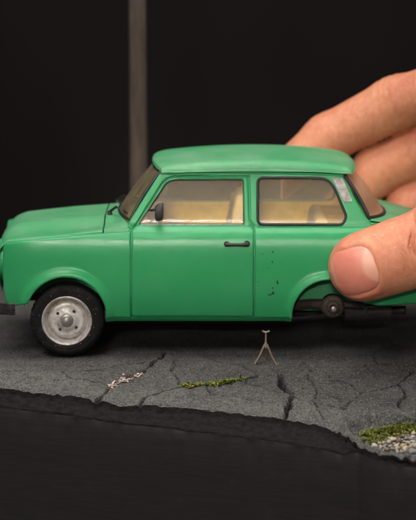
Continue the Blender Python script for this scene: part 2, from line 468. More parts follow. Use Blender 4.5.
# crumbling shoulder and brushed black side of the base board
zt = HH.reshape(nx, nt_)[:, 0]; ye = edge_y(xs)
prof_f = [0, .03, .07, .12, .2, .3, .4, .5, .6, .7, .8, .9, 1.0]
V = []
rows = 13
yb = board_y(xs)
for j, f in enumerate(prof_f):
    y = ye*(1-f)+(yb)*f
    drop = -5.5*sm(0, .08, f*np.ones_like(xs)) - 7.5*f
    z = zt + drop*.8
    rel = zt-zp(ye)
    lim = zp(ye) - np.minimum(13, 2.5+(ye-yb)*.5) + 1.5*fbm(xs/20, xs*0+2, 51, 3)
    z = np.where(rel < -8, np.minimum(z, zt-1.5*f), z)
    z = z*(1-f**2) + np.minimum(lim, zt-3)*f**2
    nz = (4.6*fbm(xs/11, xs*0+j*.9, 55, 4)+1.3*(vnoise(xs/2.4, xs*0+j*1.7, 57)-.5)*1.5)*(1 if 0 < j < 12 else 0)
    if j == 0: z = zt
    V.append(np.stack([xs, y + nz*.6, z+nz*.8], 1))
zend = V[-1][:, 2]
for off, dz in [(-.4, -.7), (-.9, -2), (-1.4, -5), (-2.5, -12), (-2.5, -40), (-2.5, -90), (-2.5, -190), (-2.5, -330)]:
    V.append(np.stack([xs, yb+off+.7*fbm(xs/70, xs*0+1, 91, 2)+1.6*fbm(xs/6, xs*0+dz, 93, 3)*(1 if dz > -8 else 0), zend+dz], 1))
A = np.stack(V[:15], 0); nA = A.shape[0]
I = np.arange(nA*nx).reshape(nA, nx)
F1 = np.stack([I[:-1, :-1], I[:-1, 1:], I[1:, 1:], I[1:, :-1]], -1).reshape(-1, 4)
def crumb_mat():
    m, nt, p = new_mat('crumbled_asphalt'); c = coords(nt)
    n = noise(nt, coords(nt, (1, 1, 2.2)), 4, 7, .75); f = noise(nt, c, 18, 4, .7)
    b = mix(nt, ramp(nt, n, [(.38, 0), (.7, 1)]), (.006, .005, .0045), (.030, .025, .022))
    nt.links.new(b, p.inputs['Base Color']); p.inputs['Roughness'].default_value = .85; p.inputs['Specular IOR Level'].default_value = .25
    nt.links.new(bump(nt, math_n(nt, 'ADD', n, math_n(nt, 'MULTIPLY', f, .5)), .9, .16), p.inputs['Normal']); return m
M['crumb'] = crumb_mat()
o = mesh_obj('broken_edge', A.reshape(-1, 3).tolist(), F1.tolist(), M['crumb'], None, True)
o['kind'] = 'structure'; o['label'] = 'dark crumbling broken edge below the asphalt'
B = np.stack(V[14:], 0); nB = B.shape[0]
I = np.arange(nB*nx).reshape(nB, nx)
F2 = np.stack([I[:-1, :-1], I[:-1, 1:], I[1:, 1:], I[1:, :-1]], -1).reshape(-1, 4)
def board_mat():
    m, nt, p = new_mat('black_board_paint'); c = coords(nt, (.35, .35, 5.0)); c2 = coords(nt)
    n = noise(nt, c, 2.2, 7, .7); n2 = noise(nt, c2, 2.0, 6, .6); n3 = noise(nt, c2, 30, 3, .6)
    b = mix(nt, ramp(nt, n, [(.3, 0), (.72, 1)]), (.0175, .0140, .0135), (.0245, .0202, .0195))
    b = mix(nt, ramp(nt, n2, [(.6, 0), (.8, .4)]), b, (.038, .034, .031))
    nt.links.new(b, p.inputs['Base Color']); p.inputs['Roughness'].default_value = .62; p.inputs['Specular IOR Level'].default_value = .35
    nt.links.new(bump(nt, n3, .18, .02, bump(nt, n, .22, .03)), p.inputs['Normal']); return m
o = mesh_obj('base_side', B.reshape(-1, 3).tolist(), F2.tolist(), board_mat(), None, True)
o['kind'] = 'structure'; o['label'] = 'brushed black side of the display base'
_ye = edge_y(xs); _HG = HH.reshape(nx, nt_)
def gz(x, y):
    """ground height, read off the finished asphalt sheet"""
    x = np.atleast_1d(np.asarray(x, float)); y = np.atleast_1d(np.asarray(y, float))
    t = np.clip(y-np.interp(x, xs, _ye), 0, ts[-1]-1e-6)
    i = np.clip(np.searchsorted(xs, x)-1, 0, nx-2); j = np.clip(np.searchsorted(ts, t, side='right')-1, 0, nt_-2)
    a = (x-xs[i])/(xs[i+1]-xs[i]); b = (t-ts[j])/(ts[j+1]-ts[j])
    return (_HG[i, j]*(1-a)+_HG[i+1, j]*a)*(1-b)+(_HG[i, j+1]*(1-a)+_HG[i+1, j+1]*a)*b
# dark wall far behind
def wall_mat():
    m, nt, p = new_mat('black_wall'); c = coords(nt, (1, 1, .6))
    n = noise(nt, c, .05, 3, .5)
    b = mix(nt, ramp(nt, n, [(.35, 0), (.7, 1)]), (.0060, .0046, .0042), (.0135, .0112, .0105))
    nt.links.new(b, p.inputs['Base Color']); p.inputs['Roughness'].default_value = .9; p.inputs['Specular IOR Level'].default_value = .1
    return m
o = MB().grid(lambda a, b: (-2600+5200*a, 1150-60*math.cos((a-.5)*3), -700+2500*b), 24, 8).build('backdrop', wall_mat(), None)
o['kind'] = 'structure'; o['label'] = 'plain black wall far behind the car'

# blurred wooden post behind the bonnet
def wood_mat():
    m, nt, p = new_mat('weathered_wood'); c = coords(nt, (5, 5, .5))
    n = noise(nt, c, 1.6, 6, .65)
    b = mix(nt, ramp(nt, n, [(.3, 0), (.7, 1)]), (.034, .022, .015), (.086, .061, .044))
    nt.links.new(b, p.inputs['Base Color']); p.inputs['Roughness'].default_value = .85
    nt.links.new(bump(nt, n, .4, .05), p.inputs['Normal']); return m
px, pz = inv(138, 100, 380)
V = []; F = []
n = 24
hs = [0, 30, 80, 140, 200, 280, 360, 460, 620]
for i, h in enumerate(hs):
    for k in range(n):
        th = 2*math.pi*k/n
        r = 10.5*(1-.05*i/8)*(1+.05*math.cos(3*th+1)+.03*math.sin(7*th+i))
        V.append((r*math.cos(th), r*math.sin(th), h))
for i in range(len(hs)-1):
    for k in range(n): F.append((i*n+k, i*n+(k+1) % n, (i+1)*n+(k+1) % n, (i+1)*n+k))
F.append(tuple(range((len(hs)-1)*n, len(hs)*n)))
o = mesh_obj('wooden_post', V, F, wood_mat(), None, True, 60); o.location = (px*S, 380*S, (float(gz(px, 380)[0])-2)*S)
o['label'] = 'brown wooden post standing upright behind the green car'; o['category'] = 'post'

# ------------------------------------------------------------------ the car
CAR = empty('toy_car', (0, 98, 0), 'green two-door scale model saloon with dusty roof and a missing rear wheel', 'model car')
W = 196.0
FW = (-142.5, 44.0); RW = (121.5, 44.5)       # arch centres (x, z)
def yside(x, z):
    """depth of the near flank of the car"""
    y = 1.0 + 4.5*max(0, (78-z)/40)**2
    if z > 100:
        t = min(1, (z-100)/31.0); t = t**1.5; y += 8.0*(1-math.sqrt(max(0, 1-t*t*.95)))/.776
    if z > 130: y += min(1.6, (z-130)*.45)
    if z > 134: y += (z-134)*.29
    if x < -172: y += ((-172-x)/34.0)**2.3*7
    if x > 175: y += ((x-175)/60.0)**2*10
    for (cx, cz), r0, r1, h in ((FW, 40.0, 49.5, 3.4), (RW, 36.5, 45.5, 3.4)):
        r = math.hypot(x-cx, z-cz)
        if r < r1+5 and z > cz-20:
            e = 1-float(sm(r0+2.5, r1, r)); e = max(e, 0)
            y -= h*e
    # moulded line under the side windows
    if x > -77 and z < 140:
        y += 1.1*math.exp(-((z-134.2)/1.1)**2)
    return y
def pxs(u, v, extra=0):
    y = 4.0
    for _ in range(6):
        x, z = inv(u, v, y+extra); y = yside(x, z)
    return x, z
def px_loop(L): return [pxs(u, v) for u, v in L]
def near(ins=0.0):
    return lambda x, z, d: (x, yside(x, z)+d+ins, z)
def far(ins=0.0):
    return lambda x, z, d: (x, W-(yside(x, z)+d+ins), z)
def arc(c, r, a0, a1, n=26):
    return [(c[0]+r*math.cos(math.radians(a0+(a1-a0)*k/n)), c[1]+r*math.sin(math.radians(a0+(a1-a0)*k/n))) for k in range(n+1)]
zl = pxs(120, 317.6)[1]
# front fender
f_top = px_loop([(3.2, 243.8), (20, 241.2), (50, 238), (80, 235.4), (106, 233.2), (130.6, 231.6)])
f_bot = [(pxs(130.6, 300)[0], zl), (FW[0]+math.sqrt(40**2-(44-zl)**2), zl)]
aend = math.degrees(math.atan2(zl-44, math.sqrt(40**2-(44-zl)**2)))
zfb = pxs(24, 303.5)[1]
a2 = 180-math.degrees(math.asin((zfb-44)/40))
fender = f_top + f_bot + arc(FW, 40, aend, a2)[1:] + px_loop([(16, 306), (9, 304.8), (5.6, 302.5), (3.6, 290), (2.6, 272), (2.6, 256)])
# door
door_in = px_loop([(132, 231), (132, 316.4), (253.2, 316.4), (253.6, 230.8), (252.3, 226.3), (249.2, 221), (248.2, 177.4), (176, 177.0), (168.5, 178.6),
                   (163.5, 183), (137.2, 224.5), (134, 228)])
win_d = px_loop([(138.4, 224.6), (163.4, 186.5), (168, 181.3), (176.5, 179.4), (243.5, 179.2), (244.2, 224.6)])
win_d = rounded(win_d, [1.5, 7, 5, 7, 2.5, 2])
door_out = rounded(door_in, [1.2, 2.2, 1.5, .6, 4, 6, 3, 6, 5, 5, 3, 2])
zr = pxs(280, 317.6)[1]
ar = math.sqrt(36.5**2-(44.5-zr)**2)
qa = math.degrees(math.atan2(zr-44.5, -ar)); qb = math.degrees(math.atan2(58-44.5, math.sqrt(36.5**2-13.5**2)))
body_loop = (px_loop([(254.9, 231), (254.9, 300)])[0:1] + [(pxs(254.9, 300)[0], zr), (RW[0]-ar, zr)] +
             [(RW[0]+36.5*math.cos(math.radians(a)), RW[1]+36.5*math.sin(math.radians(a))) for a in np.linspace(qa if qa > 0 else qa+360, qb, 26)][1:] +
             [(172, 54), (214, 56), (226, 62), (232, 80), (234, 108), (231, 124)] +
             px_loop([(405, 226.5), (385, 224.5), (371, 222.2), (366.5, 217.5), (343.5, 179.5), (344, 173.5), (300, 172.3), (240, 171.8), (180, 173),
                      (165, 172.8), (159.8, 172.5), (129.3, 221.5), (127.5, 226.5), (131.5, 229.6), (134, 226.3), (136, 224.2), (162.2, 182.4), (167.6, 177.6), (175.5, 175.7),
                      (249.5, 176), (250.4, 220), (253.6, 225.5)]))
qwin = px_loop([(257.4, 177.2), (325.5, 177.8), (334, 185.5), (346.8, 216.5), (343, 224.8), (257.4, 224.6)])
qwin = rounded(qwin, [6, 6, 8, 4, 5, 6])
for side, fn in (('near', near), ('far', far)):
    st = 2.6 if side == 'near' else 6
    eg = 1.9 if side == 'near' else 4
    rg = (0.35, 0.9, 1.8) if side == 'near' else ()
    fo = panel('front_fender', fender, [], fn(), M['paint'], None, st, 1.3, 3.4, eg, rg)
    adopt(fo, CAR)
    do = panel('door', door_out, [win_d], fn(), M['paint'], None, st, 1.3, 3.4, eg, rg); adopt(do, CAR)
    bo = panel('body_side', body_loop, [qwin], fn(), M['paint'], None, st, 1.3, 3.4, eg, rg); adopt(bo, CAR)
    # lower sill under door
    def sill(a, b, fn=fn):
        x = -142.5+39.5+a*(RW[0]-ar-1+142.5-39.5); z = zl+1.5-b*6.2
        p = fn(2.0+3.0*b*b)(x, z, 0); return p
    adopt(MB().grid(sill, 60, 6).build('sill', M['paint'], None), CAR)
    # backing behind the seams
    big = lambda L, k: [(p[0]+(p[0]-c[0])*k[0], p[1]+(p[1]-c[1])*k[1]) for c in [np.mean(np.array(L), 0)] for p in L]
    bk = px_loop([(20, 245.5), (80, 239), (126, 235), (129.5, 228), (160, 176), (166, 174.2), (343, 175), (366, 220), (366, 262), (318, 266), (288, 290), (284, 316), (108, 316)]) + arc(FW, 43.5, 0, 168, 14)
    adopt(panel('inner_skin', bk, [big(win_d, (.02, .03)), big(qwin, (.02, .03))], fn(2.6), M['paint_in'], None, 7, 0, 0, 6, ()), CAR)
    # inner lining with the window holes
    lin = px_loop([(133, 232), (133, 300), (300, 270), (340, 268), (366, 226), (343, 181), (343, 176), (170, 176), (160, 182), (135.5, 224)])
    big = lambda L, k: [(p[0]+(p[0]-c[0])*k[0], p[1]+(p[1]-c[1])*k[1]) for c in [np.mean(np.array(L), 0)] for p in L]
    adopt(panel('inner_trim', lin, [big(win_d, (.012, .03)), big(qwin, (.02, .03))], fn(4.2), M['trim'], None, 7, 0, 0, 4, ()), CAR)
    # panes and their rubber seals
    adopt(panel('window_pane', big(win_d, (.01, .02)), [], fn(2.6), M['glass'], None, 4, 0, 0, 2.5, (), ), do)
    adopt(panel('window_pane', big(qwin, (.01, .01)), [], fn(1.6), M['glass'], None, 4, 0, 0, 2.5, ()), bo)
    ql = resample(qwin, 2.0); cq = ql.mean(0)
    t = MB().tube([fn(-.15)(x+(cq[0]-x)*.006, z+(cq[1]-z)*.012, 0) for x, z in ql], 1.35, 8, True)
    adopt(t.build('window_seal', M['black'], None), bo)
    dl = resample(win_d, 2.0); cd = dl.mean(0)
    t = MB().tube([fn(1.7)(x+(cd[0]-x)*.004, z+(cd[1]-z)*.012, 0) for x, z in dl], .8, 8, True)
    adopt(t.build('window_seal', M['black'], None), do)
    b0, b1 = pxs(141, 224.4), pxs(242, 224.4)
    t = MB().tube([fn(.6)(b0[0]+(b1[0]-b0[0])*k/30, b0[1]+(b1[1]-b0[1])*k/30, 0) for k in range(31)], .6, 8)
    adopt(t.build('window_strip', M['silver'], None), do)
    # door handle: flat grip on two end blocks
    if side == 'near' or True:
        h0, h1 = pxs(225.5, 243.8), pxs(248.2, 243.6)
        hm = MB()
        pts = [fn(-2.6-1.0*math.sin(math.pi*k/10))(h0[0]+(h1[0]-h0[0])*k/10, h0[1]+(h1[1]-h0[1])*k/10-.4, 0) for k in range(11)]
        hm.tube(pts, [1.5, 1.9, 1.9, 1.7, 1.6, 1.6, 1.6, 1.8, 2.1, 2.2, 1.7], 12)
        for hx, r in ((h0, 2.8), (h1, 3.1)):
            y0 = fn(0)(hx[0], hx[1], 0)[1]; sg = -1 if side == 'near' else 1
            xx = hx[0]+(1.2 if hx is h0 else -1.2)
            hm.lathe_y([(.01, y0+sg*3.0), (r*.8, y0+sg*2.8), (r, y0+sg*1.6), (r, y0-sg*.6)], xx, hx[1], 18)
        adopt(hm.build('handle', M['black'], None), do)
        # vent plate on the rear pillar
        vp = px_loop([(331.2, 176.6), (342.8, 178.2), (352.6, 201.2), (344, 202.2)])
        vo_ = panel('vent_plate', rounded(vp, 1.0), [], fn(-.9), M['silver'], None, 4, .5, 1.4, 1.5, (.3,)); adopt(vo_, bo)
        sl = MB()
        for k in range(7):
            t0 = (k+.8)/8.2
            a = np.array(vp[0])*(1-t0)+np.array(vp[3])*t0; b = np.array(vp[1])*(1-t0)+np.array(vp[2])*t0
            q = [a+(b-a)*.14, a+(b-a)*.86]
            sl.tube([fn(-.9)(p[0], p[1], 0) for p in q], .28, 6)
        adopt(sl.build('louvre', M['silver'], None), vo_)
        # rain gutter below the roof lid
        gl_ = px_loop([(160.5, 173.2), (180, 174.2), (240, 172.9), (300, 173.3), (343, 175.2)])
        gl2 = resample(gl_, 5, False)
        adopt(MB().tube([fn(-.6)(x, z, 0) for x, z in gl2], .95, 8).build('rain_gutter', M['paint'], None), CAR)
    else: pass
# bare paint chips on the rear quarter
for k, (u, v, r) in enumerate([(272.8, 252, .8), (272.3, 261.8, .7), (267.8, 267.9, .4), (277.5, 283.2, 1.0), (272.8, 288, .6), (273, 293.2, 1.1), (269.2, 294.8, .75),
                               (271, 294.6, .6), (262.4, 254, .5), (258, 281.7, .5), (277.3, 281.4, .6)]):
    x, z = pxs(u, v); y = yside(x, z)
    V = [(x, y-.12, z)]; n = 9
    for i in range(n):
        th = 2*math.pi*i/n; rr = r*1.3*(.6+.7*rng.random()); V.append((x+rr*math.cos(th), yside(x, z)-.10, z+rr*1.15*math.sin(th)))
    adopt(mesh_obj('paint_chip', V, [(0, i+1, (i+1) % n+1) for i in range(n)], M['black'], None, False), CAR)

# bonnet, cowl, nose
zed_x = [-222, -205, -148, -102, -77]; zed_z = [118, 119.5, 125, 130.5, 132.5]
def zedge(x): return float(np.interp(x, zed_x, zed_z))
def bonnet_z(x, y):
    t = abs(y-98)/88.0
    crown = (8.6-1.8*float(sm(-150, -105, x)))*float(1-sm(.42, .80, t))*float(sm(-220, -190, x))*(.85+.15*math.cos((x+120)/60))
    z = zedge(x)+2.2*(1-t*t)+crown
    # rounding into the nose
    xn = -214+3.5*t*t
    e = x-xn
    if e < 11: z -= 12*(1-math.sqrt(max(0, 1-((11-e)/11.0)**2)))
    # shoulders roll over towards the seam
    if t > .93: z -= 1.6*((t-.93)/.07)**2
    return z
bl = [(-105.8, 11.5), (-105.8, 184.5)] + [(-214+3.5*t*t, 98+88*t*.985) for t in np.linspace(1, -1, 41)]
bl = rounded([bl[0], bl[1]]+bl[2:], 0)
bo = panel('bonnet', [tuple(p) for p in bl], [], lambda x, y, d: (x, y, bonnet_z(x, y)-d*.8), M['paint_top'], None, 3.0, 1.4, 3, 2.2, (.4, 1.0, 2.0)); adopt(bo, CAR)
def wb(b): return (-93.0+14.5*b*b, 98+83.5*b, 139.5)             # windscreen foot
def wt(b): return (-56.0+8.5*b*b, 98+71*b, 187.5)                # windscreen head
def cowl(a, b):
    b = b*2-1
    x0, y0 = -104.6, 98+87*b
    f = wb(b); x1 = f[0]-.5+3.5*abs(b)**8; y1 = 98+87*b-(3.0*b)*0
    x = x0+(x1-x0)*a
    z0 = bonnet_z(-105.5, y0); z = z0*(1-a)+(139.0-6.3*abs(b)**6)*a
    if abs(b) > .999: z -= 7
    return (x, y0, z)
adopt(MB().grid(cowl, 16, 81).build('cowl', M['paint_top'], None), CAR)
cs = MB()
cs.grid(lambda a, b: (-104.9, 11+174*b, bonnet_z(-105.5, 11+174*b)-a*5), 2, 50)
adopt(cs.build('cowl_lip', M['black'], None), CAR)
# fascia with headlamp pods, grille
def fascia(a, b):
    y = 11.5+173*b; t = abs(y-98)/88.0; xn = -213+4.5*t*t
    ztop = zedge(-214)-13; z = ztop+1.5-(ztop-64)*a
    return (xn+1.0*a*a-1.2*math.sin(math.pi*a), y, z)
adopt(MB().grid(fascia, 14, 44).build('front_panel', M['paint'], None), CAR)
gr = MB()
for k in range(7):
    z = 100-k*4.4
    gr.tube([(-215.5+2*abs(t), 98+44*t, z) for t in np.linspace(-1, 1, 21)], 1.1, 8)
adopt(gr.build('grille', M['silver'], None), CAR)
for yy in (33.0, 163.0):
    hl = MB()
    prof = [(21.5, 0), (21.5, 9), (20.5, 12), (18.5, 12.5), (17.5, 10)]
    V = []; F = []; n = 40
    def ring(r, dx, c=yy):
        return [(-204-dx, c+r*math.cos(2*math.pi*k/n), 96+r*math.sin(2*math.pi*k/n)) for k in range(n)]
    for r, dx in prof: V += ring(r, dx)
    for i in range(len(prof)-1):
        for k in range(n): F.append((i*n+k, i*n+(k+1) % n, (i+1)*n+(k+1) % n, (i+1)*n+k))
    ho = hl.add(V, F).build('headlight', M['paint'], None); adopt(ho, CAR)
    V = []; F = []
    for r, dx in [(17.5, 10.2), (14, 13.2), (9, 15), (4, 15.8), (.3, 16)]: V += ring(r, dx)
    for i in range(4):
        for k in range(n): F.append((i*n+k, i*n+(k+1) % n, (i+1)*n+(k+1) % n, (i+1)*n+k))
    adopt(MB().add(V, F).build('lens', M['lens'], None), ho)
def bumper(x0, xb, z0, z1, sgn):
    """blade bumper wrapping round the corners"""
    m = MB(); pts = []
    for t in np.linspace(-1, 1, 49):
        y = 98+96*t; e = max(0, (abs(t)-.80)/.20)
        pts.append((x0+sgn*(-1)*((1-math.sqrt(max(0, 1-e*e)))*xb), y))
    V = []; F = []
    prof = [(-1, 0), (-.9, 1.6), (-.45, 2.6), (0, 2.9), (.45, 2.6), (.9, 1.6), (1, 0), (.9, -.8), (-.9, -.8)]
    zc = (z0+z1)/2; hh = (z1-z0)/2
    for i, (x, y) in enumerate(pts):
        a = np.array(pts[max(i-1, 0)]); b = np.array(pts[min(i+1, len(pts)-1)]); t = (b-a)/np.linalg.norm(b-a)
        nn = np.array([-t[1], t[0]])
        tap = 1 if 1 < i < 47 else .9
        for (q, w_) in prof: V.append((x+sgn*abs(nn[0])*w_*1+0, y+nn[1]*w_*(-1 if sgn > 0 else 1)*(-1), zc+q*hh*tap))
    k = len(prof)
    for i in range(len(pts)-1):
        for j in range(k): F.append((i*k+j, i*k+(j+1) % k, (i+1)*k+(j+1) % k, (i+1)*k+j))
    F += [tuple(range(k)), tuple(range((len(pts)-1)*k, len(pts)*k))[::-1]]
    return m.add(V, F)
zb0, zb1 = inv(5, 315.5, 4)[1], inv(5, 302.5, 4)[1]
adopt(bumper(-226, 32, zb0, zb1, -1).build('bumper', M['chrome'], None), CAR)
adopt(bumper(243, 24, 54, 66, 1).build('bumper', M['chrome'], None), CAR)

# roof lid
def roof_loop():
    L = []
    for t in np.linspace(-1, 1, 31): L.append((-57.5+11.0*abs(t)**2.2, 98+75.5*t))
    for t in np.linspace(1, -1, 31): L.append((151-6.5*abs(t)**3, 98+75.5*t))
    return rounded(L, 0)
RL = [tuple(p) for p in roof_loop()]
# soften the four corners
RLr = rounded([RL[0], *RL[1:30], RL[30], RL[31], *RL[32:61], RL[61]], 0)
def roof_z(x, y):
    t = (y-98)/75.5
    z = 202.6 - 5.0*abs(t)**2.2
    z -= 6.4*((x-48)/100.0)**2
    if x > 118: z -= 2.6*((x-118)/32.0)**2
    return z
def rfac(x): return .86*(1-.72*float(sm(-25, -50, x))-.40*float(sm(125, 148, x)))
def roof_fn(x, y, d): return (x, y, roof_z(x, y)-d*rfac(x))
ro = panel('roof', RLr, [], roof_fn, M['paint_top'], None, 3.0, 8.6, 0, 1.8, (.12, .4, .9, 1.6, 2.6, 4.0, 6.0, 8.0)); adopt(ro, CAR)
L = resample(RLr, 2.0); cen = np.array([47, 98.])
rim = MB(); V = []; F = []
prof = [(0, 0), (-.1, -.5), (-.5, -1.0), (-.6, -2.0), (-.3, -2.8), (.5, -3.1), (2.0, -2.8), (5, -1.5)]
tt = np.roll(L, -1, 0)-np.roll(L, 1, 0); tt /= np.linalg.norm(tt, axis=1)[:, None]
nn = np.stack([tt[:, 1], -tt[:, 0]], 1)
if ((L+nn-cen)**2).sum() < ((L-cen)**2).sum(): nn = -nn
for p, q in zip(L, nn):
    zb = roof_z(p[0], p[1])-8.6*rfac(p[0]); zl_ = 202.6-5.0*abs((p[1]-98)/75.5)**2.2-8.6*.86-3.1-2.0*float(sm(-15, -57, p[0])+sm(105, 150, p[0]))
    for (dx, dz) in prof: V.append((p[0]-q[0]*dx, p[1]-q[1]*dx, zb+(zb-zl_)*dz/3.1))
k = len(prof); n = len(L)
for i in range(n):
    for j in range(k-1): F.append((i*k+j, ((i+1) % n)*k+j, ((i+1) % n)*k+j+1, i*k+j+1))
rl = rim.add(V, F).build('roof_lip', M['paint_top'], None, True, 60); adopt(rl, ro); rl.matrix_parent_inverse = Matrix.Identity(4)
for ch in (rl,):
    ch.matrix_parent_inverse = Matrix.Identity(4)
adopt(MB().grid(lambda a, b: (-42+178*a, 34+128*b, 187.5+4*(1-(2*b-1)**2)-3*(2*a-1)**4), 20, 20).build('headliner', M['cream'], None), CAR)

# windscreen and rear window
def lerp3(p, q, a): return tuple(p[i]*(1-a)+q[i]*a for i in range(3))
def wsf(a, b, e=0.0):
    b = (b*2-1)*(1-e*.014); a = e*.02+a*(1-e*.04)
    p = lerp3(wb(b), wt(b), a); return (p[0]-1.5*math.sin(math.pi*a), p[1], p[2]+.6*math.sin(math.pi*a))
wsc = MB().grid(lambda a, b: wsf(a, b), 14, 40).build('windscreen', M['glass2'], None); adopt(wsc, CAR)
def rim_pts(fn, n=30):
    P = [fn(0, t) for t in np.linspace(0, 1, n)] + [fn(t, 1) for t in np.linspace(0, 1, 16)][1:] + [fn(1, t) for t in np.linspace(1, 0, n)][1:] + [fn(t, 0) for t in np.linspace(1, 0, 16)][1:-1]
    return P
sl = MB().tube(rim_pts(lambda a, b: wsf(a, b, .3)), 1.5, 8, True).build('window_seal', M['black'], None); sl.parent = wsc
def rb(b): return (184.0-22.5*b*b, 98+84.5*b, 137.5+4.5*b*b)
def rt(b): return (147.0-10.5*b*b, 98+71*b, 186.0-1.5*b*b)
def rwf(a, b, e=0.0):
    b = (b*2-1)*(1-e*.014); a = e*.02+a*(1-e*.04)
    p = lerp3(rb(b), rt(b), a); return (p[0]+1.2*math.sin(math.pi*a), p[1], p[2]+1.0*math.sin(math.pi*a))
rwd = MB().grid(lambda a, b: rwf(a, b), 14, 40).build('rear_window', M['glass2'], None); adopt(rwd, CAR)
sl = MB().tube(rim_pts(lambda a, b: rwf(a, b, .3)), 1.9, 8, True).build('window_seal', M['black'], None); sl.parent = rwd
# rear deck and tail
def deck(a, b):
    t = b*2-1; f = rb(t); y = 98+ (86.5 - 1.2*a)*t
    x = f[0]+(236-3*t*t-f[0])*a
    z = f[2]-.8+(124-f[2])*a**1.3+ (3.0*(1-t*t))*a*(1-a)*2 - (1.5 if abs(t) > .98 else 0)
    if a > .93: z -= 6*((a-.93)/.07)**2
    return (x, y, z)
adopt(MB().grid(deck, 24, 40).build('boot_lid', M['paint_top'], None), CAR)
adopt(MB().grid(lambda a, b: (236-3*(2*b-1)**2+1.5*math.sin(math.pi*a), 12+172*b, 119-66*a), 10, 30).build('rear_panel', M['paint'], None), CAR)
for yy in (19, 165):
    adopt(MB().box(234, 240, yy, yy+12, 78, 104, 2).build('tail_light', M['red'], None), CAR)

# underside, wheel wells, engine bulkhead
ub = MB().box(-100, 84, 9, 187, 40, 47, 1.5).box(-205, -100, 40, 156, 52, 60, 1).box(84, 215, 44, 152, 50, 58, 1)
adopt(ub.build('underbody', M['dark'], None), CAR)
for (cx, cz), r in ((FW, 43), (RW, 39.5)):
    for fn, sg in ((near, 1), (far, -1)):
        wl = MB()
        y0 = 4 if sg > 0 else W-4
        prof = [(r+.5, y0+sg*4.5), (r+1, y0+sg*30), (r-3, y0+sg*38), (.5, y0+sg*38)]
        V = []; F = []; n = 28
        for (rr, yy) in prof:
            for k in range(n+1):
                th = math.pi*k/n if cx > 0 else math.pi*(.13+.74*k/n); V.append((cx+rr*math.cos(th), yy, cz-3+rr*math.sin(th)))
        for i in range(3):
            for k in range(n): F.append((i*(n+1)+k, i*(n+1)+k+1, (i+1)*(n+1)+k+1, (i+1)*(n+1)+k))
        wl.add(V, F)
        adopt(wl.build('wheel_well', M['paint_in'], None), CAR)
# exhaust and rear suspension arm
ex = MB().tube([(-90, 60, 36), (-20, 62, 32), (60, 70, 30), (120, 80, 34), (205, 62, 38)], 4.5, 12).tube([(140, 44, 39), (188, 44, 39)], 9, 16)
adopt(ex.build('exhaust', M['dark'], None), CAR)
# seats and dashboard
def seat(x, y0, y1, zt, name='seat', d=42):
    s = MB().box(x-d, x+4, y0, y1, 62, 86, 7)
    o = s.build(name, M['trim'], None); adopt(o, CAR)
    b = MB().box(x-4, x+10, y0, y1, 80, zt, 6, ((x, 0, 82), math.radians(10), 'Y')).build('backrest', M['cream'], None)
    b.parent = o; return o
seat(18, 24, 88, 166); seat(18, 108, 172, 150)
seat(104, 46, 150, 138, 'rear_seat', 34)
adopt(MB().box(118, 166, 16, 180, 126, 131, 2).build('parcel_shelf', M['trim'], None), CAR)
adopt(MB().box(-92, -64, 14, 182, 104, 133, 6).build('dashboard', M['cream'], None), CAR)
sw = MB().tube([(-50+6*math.sin(a)*.5, 56+19*math.cos(a), 133+17*math.sin(a)) for a in np.linspace(0, 2*math.pi, 33)[:-1]], 1.3, 8, True)
sw.tube([(-50, 38, 133), (-50, 74, 133)], 1.2, 6).tube([(-50, 56, 133), (-74, 56, 122)], 2, 8)
adopt(sw.build('steering_wheel', M['black'], None), CAR)
adopt(MB().grid(lambda a, b: (-104, 14+168*b, 60+64*a), 3, 3).build('bulkhead', M['dark'], None), CAR)

